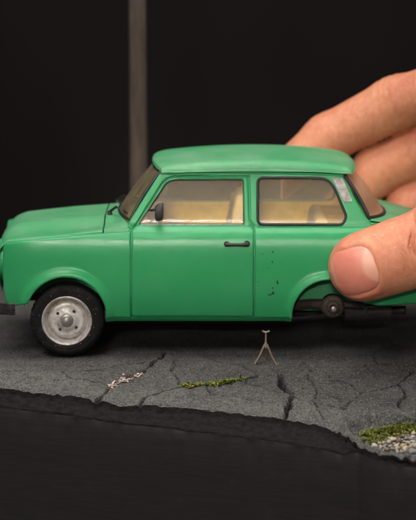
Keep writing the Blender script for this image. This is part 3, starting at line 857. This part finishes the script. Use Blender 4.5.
# wheels
def wheel(cx, cz, near_side=True, rot=.3):
    s = 1 if near_side else -1
    y0 = 5.0 if near_side else W-5.0      # outer face of the tyre
    Y = lambda d: y0+s*d
    sh = MB()
    sh.lathe_y([(25.2, Y(2.0)), (25.4, Y(1.0)), (24.6, Y(.4)), (23.4, Y(1.0)), (22.5, Y(4.0)), (21.6, Y(8.0)), (20.2, Y(9.5)), (18.9, Y(8.8)), (17.9, Y(5.6)), (16.6, Y(4.2)), (15.2, Y(4.0)),
                (13.5, Y(4.5)), (11.5, Y(4.2)), (9.6, Y(3.2)), (8.4, Y(2.4)), (7.0, Y(2.2)), (6.4, Y(2.6))], cx, cz, 72)
    sh.lathe_y([(25.2, Y(2)), (23.5, Y(12)), (23.5, Y(26))], cx, cz, 48)
    w_ = sh.build('wheel', M['rim'], None, True, 50); adopt(w_, CAR)
    rw = MB().lathe_y([(22.6, Y(3.6)), (21.8, Y(8.0)), (20.4, Y(9.5)), (18.8, Y(9.0)), (17.4, Y(5.2))], cx, cz, 72).build('rim_well', M['rimwell'], None); rw.parent = w_
    ty = MB(); n = 150
    prof = [(24.6, 2.2), (25.6, .9), (27.0, -.1), (28.2, -.5), (28.6, -.1), (29.4, -.5), (31.5, -.4), (33.3, .2), (33.8, .8), (35.2, 1.8), (36.6, 3.4), (37.4, 5.4), (37.7, 8), (37.7, 22), (37, 25), (34, 27.5), (26, 27)]
    V = []; F = []
    for j, (r, d) in enumerate(prof):
        for k in range(n):
            th = 2*math.pi*k/n
            rr = r
            if j >= 9 and j <= 13: rr = r - (1.0 if (k//2+j) % 2 else 0)*(.9 if j < 12 else .7)
            V.append((cx+rr*math.cos(th), Y(d), cz+rr*math.sin(th)))
    for i in range(len(prof)-1):
        for k in range(n): F.append((i*n+k, i*n+(k+1) % n, (i+1)*n+(k+1) % n, (i+1)*n+k))
    # a slight flat where it stands on the ground
    V = [(x, y, max(z, .4)) for x, y, z in V]
    t = ty.add(V, F).build('tyre', M['tyre'], None, True, 40); t.parent = w_
    cp = MB().lathe_y([(6.8, Y(2.8)), (6.6, Y(1.6)), (5.6, Y(.6)), (4.6, Y(.3)), (4.2, Y(-.4)), (3.4, Y(-1.6)), (2.0, Y(-2.2)), (.05, Y(-2.4))], cx, cz, 36)
    c = cp.build('hub_cap', M['steel'], None); c.parent = w_
    for k in range(4):
        th = rot+math.pi/2*k+math.pi/4
        b = MB().lathe_y([(1.7, Y(5)), (1.7, Y(4.1)), (1.45, Y(3.5)), (.02, Y(3.45))], cx+11.6*math.cos(th), cz+11.6*math.sin(th), 8)
        b = b.build('wheel_bolt', M['black'], None, False); b.parent = w_
        b2 = MB().lathe_y([(1.15, Y(3.6)), (1.0, Y(2.9)), (.02, Y(2.8))], cx+14.9*math.cos(th+.75), cz+14.9*math.sin(th+.75), 10)
    return w_
wheel(-142.5, 37.9, True, .12)
wheel(-142.5, 37.9, False, .5)
# bare rear hubs: drum, studs, trailing arm
for s, y0 in ((1, 12.0), (-1, W-12.0)):
    cx, cz = 126.5, 50.5
    hb = MB().lathe_y([(11.6, y0+s*16), (11.8, y0+s*5), (10.6, y0+s*3.4), (9, y0+s*2.6), (6.5, y0+s*2.6), (6, y0+s*.2), (4.6, y0-s*.6), (3.6, y0-s*.6), (3.2, y0+s*1), (.05, y0+s*1.2)], cx, cz, 40)
    hb.tube([(cx-2, y0+s*12, cz), (cx-22, y0+s*16, cz+1), (cx-44, y0+s*24, cz-3)], [6.5, 5, 5.5], 12)
    hb.tube([(cx+8, y0+s*16, cz), (cx+60, y0+s*20, cz-2)], [3.5, 3], 10)
    h = hb.build('wheel_hub', M['hubrust'], None); adopt(h, CAR)
    a = MB().lathe_y([(2.9, y0+s*.4), (2.5, y0-s*1.2), (1.4, y0-s*1.9), (.05, y0-s*2)], cx+.6, cz-1.5, 16).build('hub_nut', M['steel'], None); a.parent = h
    for k in range(4):
        th = math.pi/2*k+.5
        b = MB().lathe_y([(1.1, y0+s*3), (1.1, y0+s*1.2), (.05, y0+s*1)], cx+9*math.cos(th), cz+9*math.sin(th), 8).build('wheel_stud', M['rust'], None); b.parent = h

# door mirror, wipers
for fn, sg in ((near, -1), (far, 1)):
    x0, z0 = pxs(149, 210); ya = fn(0)(x0, z0, 0)[1]
    xa, za = inv(158.5, 213, -6)
    m_ = MB().tube([(x0, ya, z0), (x0+3, ya+sg*5, z0+.4), (xa-1, ya+sg*8, za+2)], 1.1, 8)
    mo = m_.build('mirror', M['black'], None); adopt(mo, CAR)
    hd = MB(); V = []; F = []
    n = 18
    for i, (dx, sc_) in enumerate([(-2.6, .55), (-2.2, .85), (-.5, 1), (1.4, 1), (2.0, .92), (2.2, .3)]):
        for k in range(n):
            th = 2*math.pi*k/n
            c_, s_ = math.cos(th), math.sin(th)
            yy = 6.0*abs(c_)**.75*(1 if c_ > 0 else -1)*sc_; zz = 9.3*abs(s_)**.8*(1 if s_ > 0 else -1)*sc_
            V.append((xa+.5+dx*1.7, ya+sg*(9)+yy*.7, za+zz*.93+dx*.5-.8))
    for i in range(5):
        for k in range(n): F.append((i*n+k, i*n+(k+1) % n, (i+1)*n+(k+1) % n, (i+1)*n+k))
    F += [tuple(range(n)), tuple(range(5*n, 6*n))[::-1]]
    h = hd.add(V, F).build('mirror_head', M['black'], None); h.parent = mo
for yy in (58.0, 140.0):
    z0 = 136.5; x0 = -100+ (4 if yy > 100 else 0)
    wp = MB().tube([(x0, yy, z0-4), (x0-1, yy, z0+6)], [3.4, 2.2], 10)
    wp.tube([(x0-1, yy, z0+5), (x0+6, yy-6, z0+11), (x0+9.5, yy-30, z0+13)], [1.6, 1.3, .9], 8)
    wp.tube([(wb(b)[0]-3.0+4, 98+83.5*b, 145) for b in np.linspace((yy-48-98)/83.5 if yy > 60 else -.85, (yy-12-98)/83.5, 8)], .9, 6)
    adopt(wp.build('wiper', M['black'], None), CAR)
for o in list(CAR.children):
    pass

# ------------------------------------------------------------------ the hand
def cap(P, a, b, ra, rb, flat=None, k=1.0):
    a = np.array(a, float); b = np.array(b, float); ab = b-a
    t = np.clip(((P-a)@ab)/(ab@ab), 0, 1)
    q = P-a-t[..., None]*ab
    l2 = (q*q).sum(-1)
    if flat is not None:
        f = np.array(flat, float); f /= np.linalg.norm(f); l2 = l2+(k*k-1)*(q@f)**2
    r = ra+(rb-ra)*t
    d = np.sqrt(l2)-r
    return d if flat is None else d/(1+(k-1)*.5)
def smin(a, b, k):
    h = np.clip(.5+.5*(b-a)/k, 0, 1); return b*(1-h)+a*h-k*h*(1-h)
TH0 = np.array((151., -31., 99.5)); TH1 = np.array((243., -38., 131.)); TH2 = np.array((345., -22., 160.)); TH3 = np.array((462., 45., 192.))
ta = (TH1-TH0)/np.linalg.norm(TH1-TH0)            # thumb axis, tip to wrist
tn = np.array((.02, -1., .10)); tn -= ta*(tn@ta); tn /= np.linalg.norm(tn)
tl = np.cross(tn, ta); tl = tl if tl[2] > 0 else -tl
NC = np.array((150.5, 0, 99.5))                      # nail centre (in the thumb's plane)
def nail_ab(P):
    q = P-TH0
    return q@ta, q@tl
def nail_in(a, l):
    """signed measure in the plane of the nail: < 0 inside"""
    # the nail runs from a=-29 (free edge) to a=19 (cuticle)
    aa = (a+5.8)/22.6; ll = (l-.5)/23.8
    e = 3.6
    return ((np.abs(aa)**e+np.abs(ll)**(e*.9))**(1/e)-1)*23
def thumb(P, nail_relief=True):
    d = cap(P, TH0, TH1, 32.5, 39, tn, 1.22)
    d = smin(d, cap(P, TH0+ta*8+tn*-4, TH0+ta*40-tn*8, 30, 31), 14)       # pad on the car side
    d = smin(d, cap(P, TH1, TH2, 37, 38, tn, 1.12), 26)
    if nail_relief:
        q = P-TH0; a = q@ta; l = q@tl; n = q@tn
        front = sm(6, 16, n)
        s = nail_in(a, l)
        d = d + front*1.3*(1-sm(-3.0, 1.0, s))*sm(-32, -24, a)
        d = d - front*(1.5*np.exp(-((s-3.2)/2.6)**2))*(.35+.65*sm(-26, -10, a))
        # wrinkles over the joint
        wr = 0
        for k, (c, amp, w_) in enumerate([(33, .45, 1.3), (41, 1.0, 1.6), (48, .7, 1.4), (55, 1.7, 2.0), (62, 1.8, 2.1), (69, 2.0, 2.4), (78, 1.7, 2.4), (90, 1.6, 2.4)]):
            wr = wr + 2.1*amp*np.exp(-((a-c-.0035*(l-4)**2*(1 if c < 64 else -1)*1.0-2.5*np.sin(l/11+k*1.7)-1.2*np.sin(l/4.6+k))/w_)**2)*(.55+.45*np.sin(l/8+k*2.1))
        d = d + front*wr*np.exp(-(l/30)**2)
    return d
I0, I1, I2, I3 = (74, 207, 152), (132, 213, 200), (205, 197, 240), (326, 108, 284)
Mi0, Mi1, Mi2, Mi3 = (150, 211, 124), (186, 214, 164), (246, 198, 194), (352, 138, 254)
R0, R1, R2, R3 = (196, 208, 96), (226, 212, 128), (280, 196, 150), (362, 165, 198)
L0, L1, L2, L3 = (262, 190, 84), (285, 200, 108), (318, 196, 130), (368, 186, 168)
WR = (540, 100, 222)
def hand(P):
    d = cap(P, I1, I0, 26.5, 22.5); d = smin(d, cap(P, I2, I1, 29.5, 26.5), 9); d = smin(d, cap(P, I3, I2, 34, 28.5), 10)
    m = cap(P, Mi1, Mi0, 26.5, 23); m = smin(m, cap(P, Mi2, Mi1, 29.5, 26.5), 9); m = smin(m, cap(P, Mi3, Mi2, 35, 29), 10)
    r = cap(P, R1, R0, 25, 22); r = smin(r, cap(P, R2, R1, 28, 25), 9); r = smin(r, cap(P, R3, R2, 34, 28), 10)
    l = cap(P, L1, L0, 21, 18.5); l = smin(l, cap(P, L2, L1, 23, 21), 8); l = smin(l, cap(P, L3, L2, 30, 23.5), 10)
    palm = cap(P, I3, WR, 38, 40); palm = smin(palm, cap(P, Mi3, WR, 39, 42), 22); palm = smin(palm, cap(P, R3, WR, 38, 40), 22)
    palm = smin(palm, cap(P, L3, WR, 33, 40), 22)
    fing = np.minimum(np.minimum(d, m), np.minimum(r, l))
    # webs join only near the knuckles
    x = P[..., 0]
    kk = 3.0+19*sm(285, 350, x)
    f2 = smin(d, m, kk); f3 = smin(r, l, kk); fing = smin(f2, f3, kk)
    h = smin(fing, palm, 18)
    th = thumb(P)
    thenar = smin(cap(P, TH2, TH3, 38, 50), cap(P, TH3, WR, 50, 46), 24)
    h = smin(h, thenar, 34)
    arm = cap(P, WR, (820, 110, 250), 76, 96, (0, .3, 1), 1.18)
    h = smin(h, arm, 40)
    h = smin(h, th, 20)
    # fold lines across the backs of the fingers
    for c, ax in ((np.array(I2), np.array(I3)-np.array(I1)), (np.array(I1), np.array(I2)-np.array(I0)), (np.array(Mi2), np.array(Mi3)-np.array(Mi1))):
        ax = ax/np.linalg.norm(ax); q = P-c; s_ = q@ax; rr = np.sqrt(np.maximum((q*q).sum(-1)-s_**2, 0))
        for k in (-7, 0, 6.5):
            h = h + (.8 if c[0] > 180 else .3)*np.exp(-((s_-k)/2.6)**2)*(rr < 44)
    return h
def surface_nets(fn, xs, ys, zs):
    F = np.empty((len(xs), len(ys), len(zs)), np.float32)
    for i0 in range(0, len(xs), 12):
        G = np.stack(np.meshgrid(xs[i0:i0+12], ys, zs, indexing='ij'), -1)
        F[i0:i0+12] = fn(G)
    neg = F < 0
    c = np.zeros(tuple(s-1 for s in F.shape), np.int8)
    for a in (0, 1):
        for b in (0, 1):
            for d in (0, 1):
                c += neg[a:F.shape[0]-1+a, b:F.shape[1]-1+b, d:F.shape[2]-1+d]
    act = np.argwhere((c > 0) & (c < 8))
    idx = -np.ones(c.shape, np.int64); idx[tuple(act.T)] = np.arange(len(act))
    acc = np.zeros((len(act), 3)); cnt = np.zeros(len(act))
    ax = [xs, ys, zs]
    corners = [(a, b, d) for a in (0, 1) for b in (0, 1) for d in (0, 1)]
    for c0 in corners:
        for dim in range(3):
            if c0[dim]: continue
            c1 = list(c0); c1[dim] = 1
            i0 = act+np.array(c0); i1 = act+np.array(c1)
            f0 = F[tuple(i0.T)].astype(float); f1 = F[tuple(i1.T)].astype(float)
            m = (f0 < 0) != (f1 < 0)
            t = np.where(m, f0/(f0-f1+1e-12), 0)
            P0 = np.stack([ax[k][i0[:, k]] for k in range(3)], 1); P1 = np.stack([ax[k][i1[:, k]] for k in range(3)], 1)
            acc += np.where(m[:, None], P0+(P1-P0)*t[:, None], 0); cnt += m
    V = acc/cnt[:, None]
    faces = []
    for dim in range(3):
        sl0 = [slice(None)]*3; sl1 = [slice(None)]*3
        sl0[dim] = slice(0, -1); sl1[dim] = slice(1, None)
        ch = neg[tuple(sl0)] != neg[tuple(sl1)]
        e = np.argwhere(ch)
        o1, o2 = [k for k in range(3) if k != dim]
        m = (e[:, o1] > 0) & (e[:, o2] > 0) & (e[:, o1] < F.shape[o1]-1) & (e[:, o2] < F.shape[o2]-1)
        e = e[m]
        def g(d1, d2):
            q = e.copy(); q[:, o1] += d1; q[:, o2] += d2; return idx[tuple(q.T)]
        q = np.stack([g(-1, -1), g(0, -1), g(0, 0), g(-1, 0)], 1)
        flip = neg[tuple(e.T)]
        if dim == 1: flip = ~flip
        q[~flip] = q[~flip][:, ::-1]
        faces.append(q)
    return V, np.concatenate(faces)
gx = np.concatenate([np.arange(80, 108, 2.8), np.arange(108, 262, 1.35), np.arange(262, 400, 3.6), np.arange(400, 900, 9)])
gy = np.concatenate([np.arange(-92, -74, 6), np.arange(-74, 6, 1.35), np.arange(6, 262, 3.0)])
gz_ = np.concatenate([np.arange(48, 60, 3.), np.arange(60, 182, 1.35), np.arange(182, 345, 3.0), np.arange(345, 400, 8)])
HV, HF = surface_nets(hand, gx, gy, gz_)
def skin_mat():
    m, nt, p = new_mat('skin'); c = coords(nt)
    n = noise(nt, c, .9, 5, .6); n2 = noise(nt, c, 5.5, 5, .65)
    b = mix(nt, ramp(nt, n, [(.34, 0), (.66, 1)]), (.64, .25, .13), (.53, .165, .09))
    b = mix(nt, ramp(nt, n2, [(.4, 0), (.75, .4)]), b, (.70, .40, .25))
    # pink of the fingertip, read from a vertex attribute
    at = nt.nodes.new('ShaderNodeAttribute'); at.attribute_name = 'flush'
    b = mix(nt, math_n(nt, 'MULTIPLY', at.outputs['Fac'], .55), b, (.62, .20, .14))
    # dry flakes
    v = nt.nodes.new('ShaderNodeTexVoronoi'); v.inputs['Scale'].default_value = 5.5
    nt.links.new(coords(nt, (1, 1, 1.6)), v.inputs['Vector'])
    at2 = nt.nodes.new('ShaderNodeAttribute'); at2.attribute_name = 'dry'
    fl = math_n(nt, 'MULTIPLY', math_n(nt, 'LESS_THAN', v.outputs['Distance'], .15), math_n(nt, 'GREATER_THAN', noise(nt, c, 6, 3, .6), .50))
    b = mix(nt, math_n(nt, 'MULTIPLY', fl, math_n(nt, 'MULTIPLY', at2.outputs['Fac'], .75)), b, (.85, .72, .60))
    nt.links.new(b, p.inputs['Base Color'])
    nt.links.new(ramp(nt, n2, [(.3, .36), (.7, .52)]), p.inputs['Roughness'])
    p.inputs['Specular IOR Level'].default_value = .42
    p.inputs['Subsurface Weight'].default_value = .22
    p.inputs['Subsurface Radius'].default_value = (1.0, .35, .2); p.inputs['Subsurface Scale'].default_value = .22
    vf = nt.nodes.new('ShaderNodeTexVoronoi'); vf.inputs['Scale'].default_value = 15; vf.feature = 'DISTANCE_TO_EDGE'
    wv = nt.nodes.new('ShaderNodeTexNoise'); wv.inputs['Scale'].default_value = 4
    nt.links.new(coords(nt, (1.6, 1, .8)), vf.inputs['Vector'])
    h = math_n(nt, 'ADD', math_n(nt, 'MINIMUM', vf.outputs['Distance'], .12), math_n(nt, 'MULTIPLY', noise(nt, c, 26, 4, .7), .12))
    b1 = bump(nt, h, .38, .05)
    nt.links.new(bump(nt, noise(nt, coords(nt, (1, 1, .45)), 7, 5, .6), .6, .08, b1), p.inputs['Normal'])
    return m
M['skin'] = skin_mat()
HAND = mesh_obj('hand', HV, HF.tolist(), M['skin'], None, True)
HAND['label'] = 'hand with thumbnail up, thumb and fingers gripping the tail of the green car'; HAND['category'] = 'hand'
q = HV-TH0; a = q@ta; l = q@tl; n = q@tn
flush = np.exp(-((a+18)/24)**2)*np.exp(-(l/40)**2)*(HV[:, 1] < 10)
dry = (np.exp(-((a-34)/15)**2)*np.exp(-((l-18)/12)**2)+np.exp(-((a-42)/16)**2)*np.exp(-((l+22)/10)**2)+.35*np.exp(-((a-60)/40)**2))*(HV[:, 1] < 0)
for nm, arr in (('flush', flush), ('dry', dry)):
    at = HAND.data.attributes.new(nm, 'FLOAT', 'POINT'); at.data.foreach_set('value', arr.astype(np.float32))

# thumbnail: laid on the thumb's surface
def trace(a, l):
    P = TH0+ta*a[..., None]+tl*l[..., None]+tn*70.0
    for _ in range(40):
        P = P-tn*(np.clip(thumb(P, False), -4, 50)*.8)[..., None]
    return P
NA, NL = 44, 44
uu = np.linspace(-1, 1, NA); vv = np.linspace(-1, 1, NL)
U_, V_ = np.meshgrid(uu, vv, indexing='ij')
# square to superellipse
r = np.maximum(np.abs(U_), np.abs(V_)); th = np.arctan2(V_, U_); e = 3.6
den = (np.abs(np.cos(th))**e+np.abs(np.sin(th))**(e*.9))**(1/e)
la = -5.8+22.4*r*np.cos(th)/den; ll = .5+23.6*r*np.sin(th)/den
P = trace(la, ll)
edge = np.clip((r-.88)/.12, 0, 1)
lift = .55*(1-edge**2) - .9*edge**3*(la > -20)+ .35*sm(-22, -28, la)
P = P+tn*(lift-.35)[..., None]
I = np.arange(NA*NL).reshape(NA, NL)
NF = np.stack([I[:-1, :-1], I[1:, :-1], I[1:, 1:], I[:-1, 1:]], -1).reshape(-1, 4)
def nail_mat():
    m, nt, p = new_mat('fingernail'); c = coords(nt)
    at = nt.nodes.new('ShaderNodeAttribute'); at.attribute_name = 'lunula'
    at2 = nt.nodes.new('ShaderNodeAttribute'); at2.attribute_name = 'tip'
    n = noise(nt, c, 3, 4, .6)
    b = mix(nt, ramp(nt, n, [(.35, 0), (.65, 1)]), (.62, .215, .150), (.56, .175, .120))
    b = mix(nt, at.outputs['Fac'], b, (.72, .36, .255))
    b = mix(nt, at2.outputs['Fac'], b, (.66, .42, .28))
    nt.links.new(b, p.inputs['Base Color']); p.inputs['Roughness'].default_value = .36
    p.inputs['Specular IOR Level'].default_value = .5
    p.inputs['Subsurface Weight'].default_value = .15; p.inputs['Subsurface Radius'].default_value = (1, .35, .2); p.inputs['Subsurface Scale'].default_value = .15
    nt.links.new(bump(nt, noise(nt, coords(nt, (.4, 1, 5)), 3, 4, .6), .10, .03), p.inputs['Normal']); return m
base = P-tn*1.6
rimi = np.concatenate([I[0, :], I[1:, -1], I[-1, -2::-1], I[-2:0:-1, 0]])
NV = np.concatenate([P.reshape(-1, 3), base.reshape(-1, 3)[rimi]])
k0 = NA*NL; nrim = len(rimi)
NFl = NF.tolist()+[(int(rimi[i]), int(rimi[(i+1) % nrim]), k0+(i+1) % nrim, k0+i) for i in range(nrim)]
nail = mesh_obj('thumbnail', NV, NFl, nail_mat(), HAND, True, 60)
af = NV-TH0; aa = af@ta; al = af@tl
bound = 2.0+.030*(al-3)**2+1.0*np.sin(al/6.0)      # edge of the pale moon
lun = .85*sm(-2.6, 2.6, aa-bound)
tipw = sm(-25.2, -27.0, aa)*.8
for nm, arr in (('lunula', lun), ('tip', tipw)):
    at = nail.data.attributes.new(nm, 'FLOAT', 'POINT'); at.data.foreach_set('value', arr.astype(np.float32))

# ------------------------------------------------------------------ axle stand
ax_, ay_ = invg(265.7, 362.5)
az = float(gz(ax_, ay_)[0])
JS = empty('axle_stand', (ax_, ay_, az), 'tiny brass-coloured three-legged axle stand on the asphalt below the car', 'axle stand')
M['brass'] = simple('tarnished_brass', (0.36, 0.27, 0.19), .55, .35, var=.45, vs=12)
top = 34.2; kn = 21
pole = MB().tube([(0, 0, kn-5), (0, 0, kn), (0, 0, top-2.0)], [.95, .95, .85], 10).build('post', M['brass'], JS)
col = MB().tube([(0, 0, kn-3.5), (0, 0, kn-1), (0, 0, kn+1.8)], [1.9, 1.75, 1.3], 12).build('collar', M['brass'], JS)
cr = MB().tube([(-3.7, 0, top+.2), (-2.5, 0, top-.5), (-1, 0, top-1.2), (0, 0, top-1.4), (1, 0, top-1.2), (2.5, 0, top-.5), (3.7, 0, top+.2)], [1.1, .95, 1.0, 1.1, 1.0, .95, .9], 8).build('cradle', M['brass'], JS)
for k, ang in enumerate((-172, -8, 84)):
    c_, s_ = math.cos(math.radians(ang)), math.sin(math.radians(ang)); R = 10.8 if k < 2 else 9
    fx, fy = R*c_, R*s_
    fz = float(gz(ax_+fx, ay_+fy)[0])-az
    leg = MB().tube([(c_*1.0, s_*1.0, kn-.5), (fx*.5, fy*.5, (kn+fz)/2-.2), (fx, fy, fz+.6)], [1.2, 1.1, 1.05], 8)
    leg.tube([(fx*.96, fy*.96, fz+.7), (fx*1.07, fy*1.07, fz+.4)], [1.3, 1.2], 8)
    leg.build('leg', M['brass'], JS)

# ------------------------------------------------------------------ moss, flakes, pebbles
def col_mat(name, rough, ss=0):
    m, nt, p = new_mat(name)
    at = nt.nodes.new('ShaderNodeAttribute'); at.attribute_name = 'tone'
    n = noise(nt, coords(nt), 9, 5, .7)
    b = mix(nt, ramp(nt, n, [(.35, .0), (.7, .55)]), at.outputs['Color'], (.16, .13, .10) if not ss else (.05, .07, .01))
    nt.links.new(b, p.inputs['Base Color']); p.inputs['Roughness'].default_value = rough
    nt.links.new(bump(nt, n, .4, .03), p.inputs['Normal'])
    return m
def with_tones(o, tones):
    at = o.data.attributes.new('tone', 'FLOAT_COLOR', 'POINT')
    at.data.foreach_set('color', np.array([(*t, 1) for t in tones], np.float32).ravel())
moss_m = col_mat('moss', .8, 1)
def tuft(V, F, T, x, y, z, s):
    base = rng.choice([(.23, .27, .030), (.14, .19, .025), (.33, .34, .05), (.10, .13, .02), (.30, .24, .05), (.40, .36, .08)])
    for k in range(rng.randint(5, 8)):
        a = rng.random()*6.283; t = rng.uniform(.2, 1.25); L = s*rng.uniform(.6, 1.35); wd = s*rng.uniform(.16, .34)
        dx, dy, dz = math.cos(a)*math.sin(t), math.sin(a)*math.sin(t), math.cos(t)
        px_, py_ = -math.sin(a)*wd, math.cos(a)*wd
        n = len(V)
        V += [(x, y, z), (x+dx*L*.55+px_, y+dy*L*.55+py_, z+dz*L*.6), (x+dx*L, y+dy*L, z+dz*L*.85), (x+dx*L*.55-px_, y+dy*L*.55-py_, z+dz*L*.6)]
        F.append((n, n+1, n+2, n+3)); c = [min(1, q*rng.uniform(.75, 1.3)) for q in base]; T += [c]*4
def scatter_line(px, n, spread, s, V, F, T, skip=None):
    L = np.array(px, float); seg = np.linalg.norm(np.diff(L, axis=0), axis=1); cum = np.r_[0, np.cumsum(seg)]
    for i in range(n):
        t = rng.random()*cum[-1]; u = np.interp(t, cum, L[:, 0]); v = np.interp(t, cum, L[:, 1])
        dens = vnoise(np.array(u/5.0), np.array(3.3), 5)
        if rng.random() > .25+1.1*float(dens): continue
        x, y = invg(u+rng.gauss(0, .8), v+rng.gauss(0, spread)*(.5+1.3*float(vnoise(np.array(u/7.0), np.array(1.3), 8))))
        tuft(V, F, T, x, y, float(gz(x, y)[0])-.3, s*rng.uniform(.6, 1.2))
V, F, T = [], [], []
scatter_line([(183, 387), (190, 386.5), (200, 386.5), (213, 385), (228, 383), (243, 381)], 620, 1.3, 3.6, V, F, T)
o = mesh_obj('moss', V, F, moss_m, None, False); with_tones(o, T); o['kind'] = 'stuff'; o['label'] = 'yellow green moss growing in the asphalt crack'
V, F, T = [], [], []
for i in range(2000):
    t = rng.random(); u = 363+t*74
    top_ = np.interp(u, [357, 366, 380, 395, 410, 436], [436, 434, 430.5, 427.5, 422, 415]); bot = np.interp(u, [357, 366, 371, 378, 389, 402, 416, 436], [438, 444, 446, 442, 439, 436, 431, 425])
    v = rng.uniform(top_, bot)+rng.gauss(0, 1.3); u += rng.gauss(0, 2.0)
    if vnoise(np.array(u/4.0), np.array(v/3.0), 6) < .44: continue
    zz = -40
    for _ in range(9):
        x, y = inv_h(u, v, zz); zz = zz*.5+.5*float(gz(x, y)[0])
    tuft(V, F, T, x, y, zz-.3, 3.6*rng.uniform(.6, 1.2))
o = mesh_obj('moss', V, F, moss_m, None, False); with_tones(o, T); o['kind'] = 'stuff'; o['label'] = 'green moss in the hollow above the pebbles'
# dry flakes lying in the left crack
V, F, T = [], [], []
for i in range(330):
    t = rng.random()**.9; u = np.interp(t, [0, 1], [108, 143])+rng.gauss(0, .8); v = np.interp(u, [105, 118, 130, 143], [391.5, 382.5, 378.5, 374.5])+rng.gauss(0, 1.25)
    x, y = invg(u, v); z = float(gz(x, y)[0])+rng.uniform(0, 1.6)
    c = rng.choice([(.62, .47, .38), (.50, .33, .24), (.72, .62, .52), (.28, .17, .11), (.80, .73, .66), (.42, .25, .17)])
    n = len(V); k = rng.randint(4, 6); rr = rng.uniform(.7, 2.1); tx, ty = rng.gauss(0, .5), rng.gauss(0, .5); a0 = rng.random()*6
    for j in range(k):
        a = a0+6.283*j/k; q_ = rr*rng.uniform(.6, 1.2); dx, dy = q_*math.cos(a), q_*.75*math.sin(a)
        V.append((x+dx, y+dy, z+dx*tx+dy*ty+.4)); T.append(c)
    for j in range(k): V.append((V[n+j][0], V[n+j][1], V[n+j][2]-.5)); T.append(c)
    F.append(tuple(range(n, n+k))); F += [(n+j, n+(j+1) % k, n+k+(j+1) % k, n+k+j) for j in range(k)]
o = mesh_obj('dry_flakes', V, F, col_mat('dry_flakes', .8), None, False); with_tones(o, T); o['kind'] = 'stuff'; o['label'] = 'pale brown dry flakes lying in a crack'
# loose grit on the asphalt
V, F, T = [], [], []
for i in range(4200):
    u = rng.uniform(-5, 421); v = rng.uniform(352, 436)
    x, y = invg(u, v)
    if y < edge_y(np.array(x))+1: continue
    if 140 < u < 300 and 376 < v < 405: pass
    elif rng.random() < .55: continue
    z = float(gz(x, y)[0]); rr = rng.uniform(.25, .62)*(1.5 if rng.random() < .06 else 1)
    c = rng.choice([(.16, .15, .13), (.26, .24, .20), (.10, .095, .09), (.40, .37, .31)])
    n = len(V)
    for p_ in ((1, 0, 0), (-.5, .85, 0), (-.5, -.85, 0), (0, 0, 1)):
        V.append((x+p_[0]*rr*rng.uniform(.7, 1.3), y+p_[1]*rr*rng.uniform(.7, 1.3), z-.1+p_[2]*rr)); T.append(c)
    F += [(n, n+1, n+3), (n+1, n+2, n+3), (n+2, n, n+3)]
o = mesh_obj('grit', V, F, col_mat('grit', .85), None, False); with_tones(o, T); o['kind'] = 'stuff'; o['label'] = 'fine pale grit scattered over the asphalt'
# pebbles
tones = [('white', (.56, .52, .45)), ('beige', (.46, .34, .22)), ('grey', (.30, .275, .25)), ('cream', (.58, .47, .33)), ('brown', (.22, .14, .09))]
pm = {n_: simple('pebble_'+n_, c, .55, 0, var=.5, vs=3, bs=.5) for n_, c in tones}
placed = []
tries = 0
while len(placed) < 130 and tries < 6000:
    tries += 1
    u = rng.uniform(374, 440)
    top_ = np.interp(u, [374, 380, 388, 400, 416, 440], [446, 443, 439.5, 437, 431.5, 425]); bot = np.interp(u, [374, 380, 395, 416, 440], [448, 449.5, 452.5, 456, 458])
    v = rng.uniform(top_, bot); zz = -40
    for _ in range(9):
        x, y = inv_h(u, v, zz); zz = zz*.5+.5*float(gz(x, y)[0])
    rr = rng.uniform(2.2, 3.9) if len(placed) < 50 else rng.uniform(1.1, 2.2)
    if any((x-a)**2+(y-b)**2 < (.80*(rr+c))**2 for a, b, c in placed): continue
    placed.append((x, y, rr))
    bm = bmesh.new(); bmesh.ops.create_icosphere(bm, subdivisions=3, radius=1)
    sx, sy, sz = rng.uniform(.85, 1.35), rng.uniform(.7, 1.05), rng.uniform(.6, .9); sd = rng.randint(0, 999)
    cuts = [(Vector((rng.gauss(0, 1), rng.gauss(0, 1), rng.gauss(0, 1))).normalized(), rng.uniform(.55, .8)) for _ in range(11)]
    for vt in bm.verts:
        for nn_, dd_ in cuts:
            e_ = vt.co.dot(nn_)-dd_
            if e_ > 0: vt.co -= nn_*e_*.88
        c_ = vt.co; k_ = 1+.30*float(fbm(c_.x*1.3+sd, c_.y*1.3+c_.z*1.9, sd, 3))*2
        vt.co = Vector((c_.x*sx*k_, c_.y*sy*k_, c_.z*sz*k_))*rr*S
    bmesh.ops.rotate(bm, cent=(0, 0, 0), matrix=Matrix.Rotation(rng.random()*6.28, 3, 'Z')@Matrix.Rotation(rng.gauss(0, .35), 3, 'X'), verts=bm.verts)
    me = bpy.data.meshes.new('pebble'); bm.to_mesh(me); bm.free()
    me.polygons.foreach_set('use_smooth', [True]*len(me.polygons))
    nm = rng.choices([t_[0] for t_ in tones], [4, 3, 3, 3, 1])[0]
    me.materials.append(pm[nm]); o = bpy.data.objects.new('pebble', me); COL.objects.link(o)
    o.location = (x*S, y*S, (zz+rr*sz*.42)*S)
    o['label'] = '%s %s pebble in the mossy hollow at the corner of the asphalt' % ('small' if rr < 2.2 else 'rounded', nm); o['category'] = 'pebble'; o['group'] = 'pebbles in the mossy hollow'
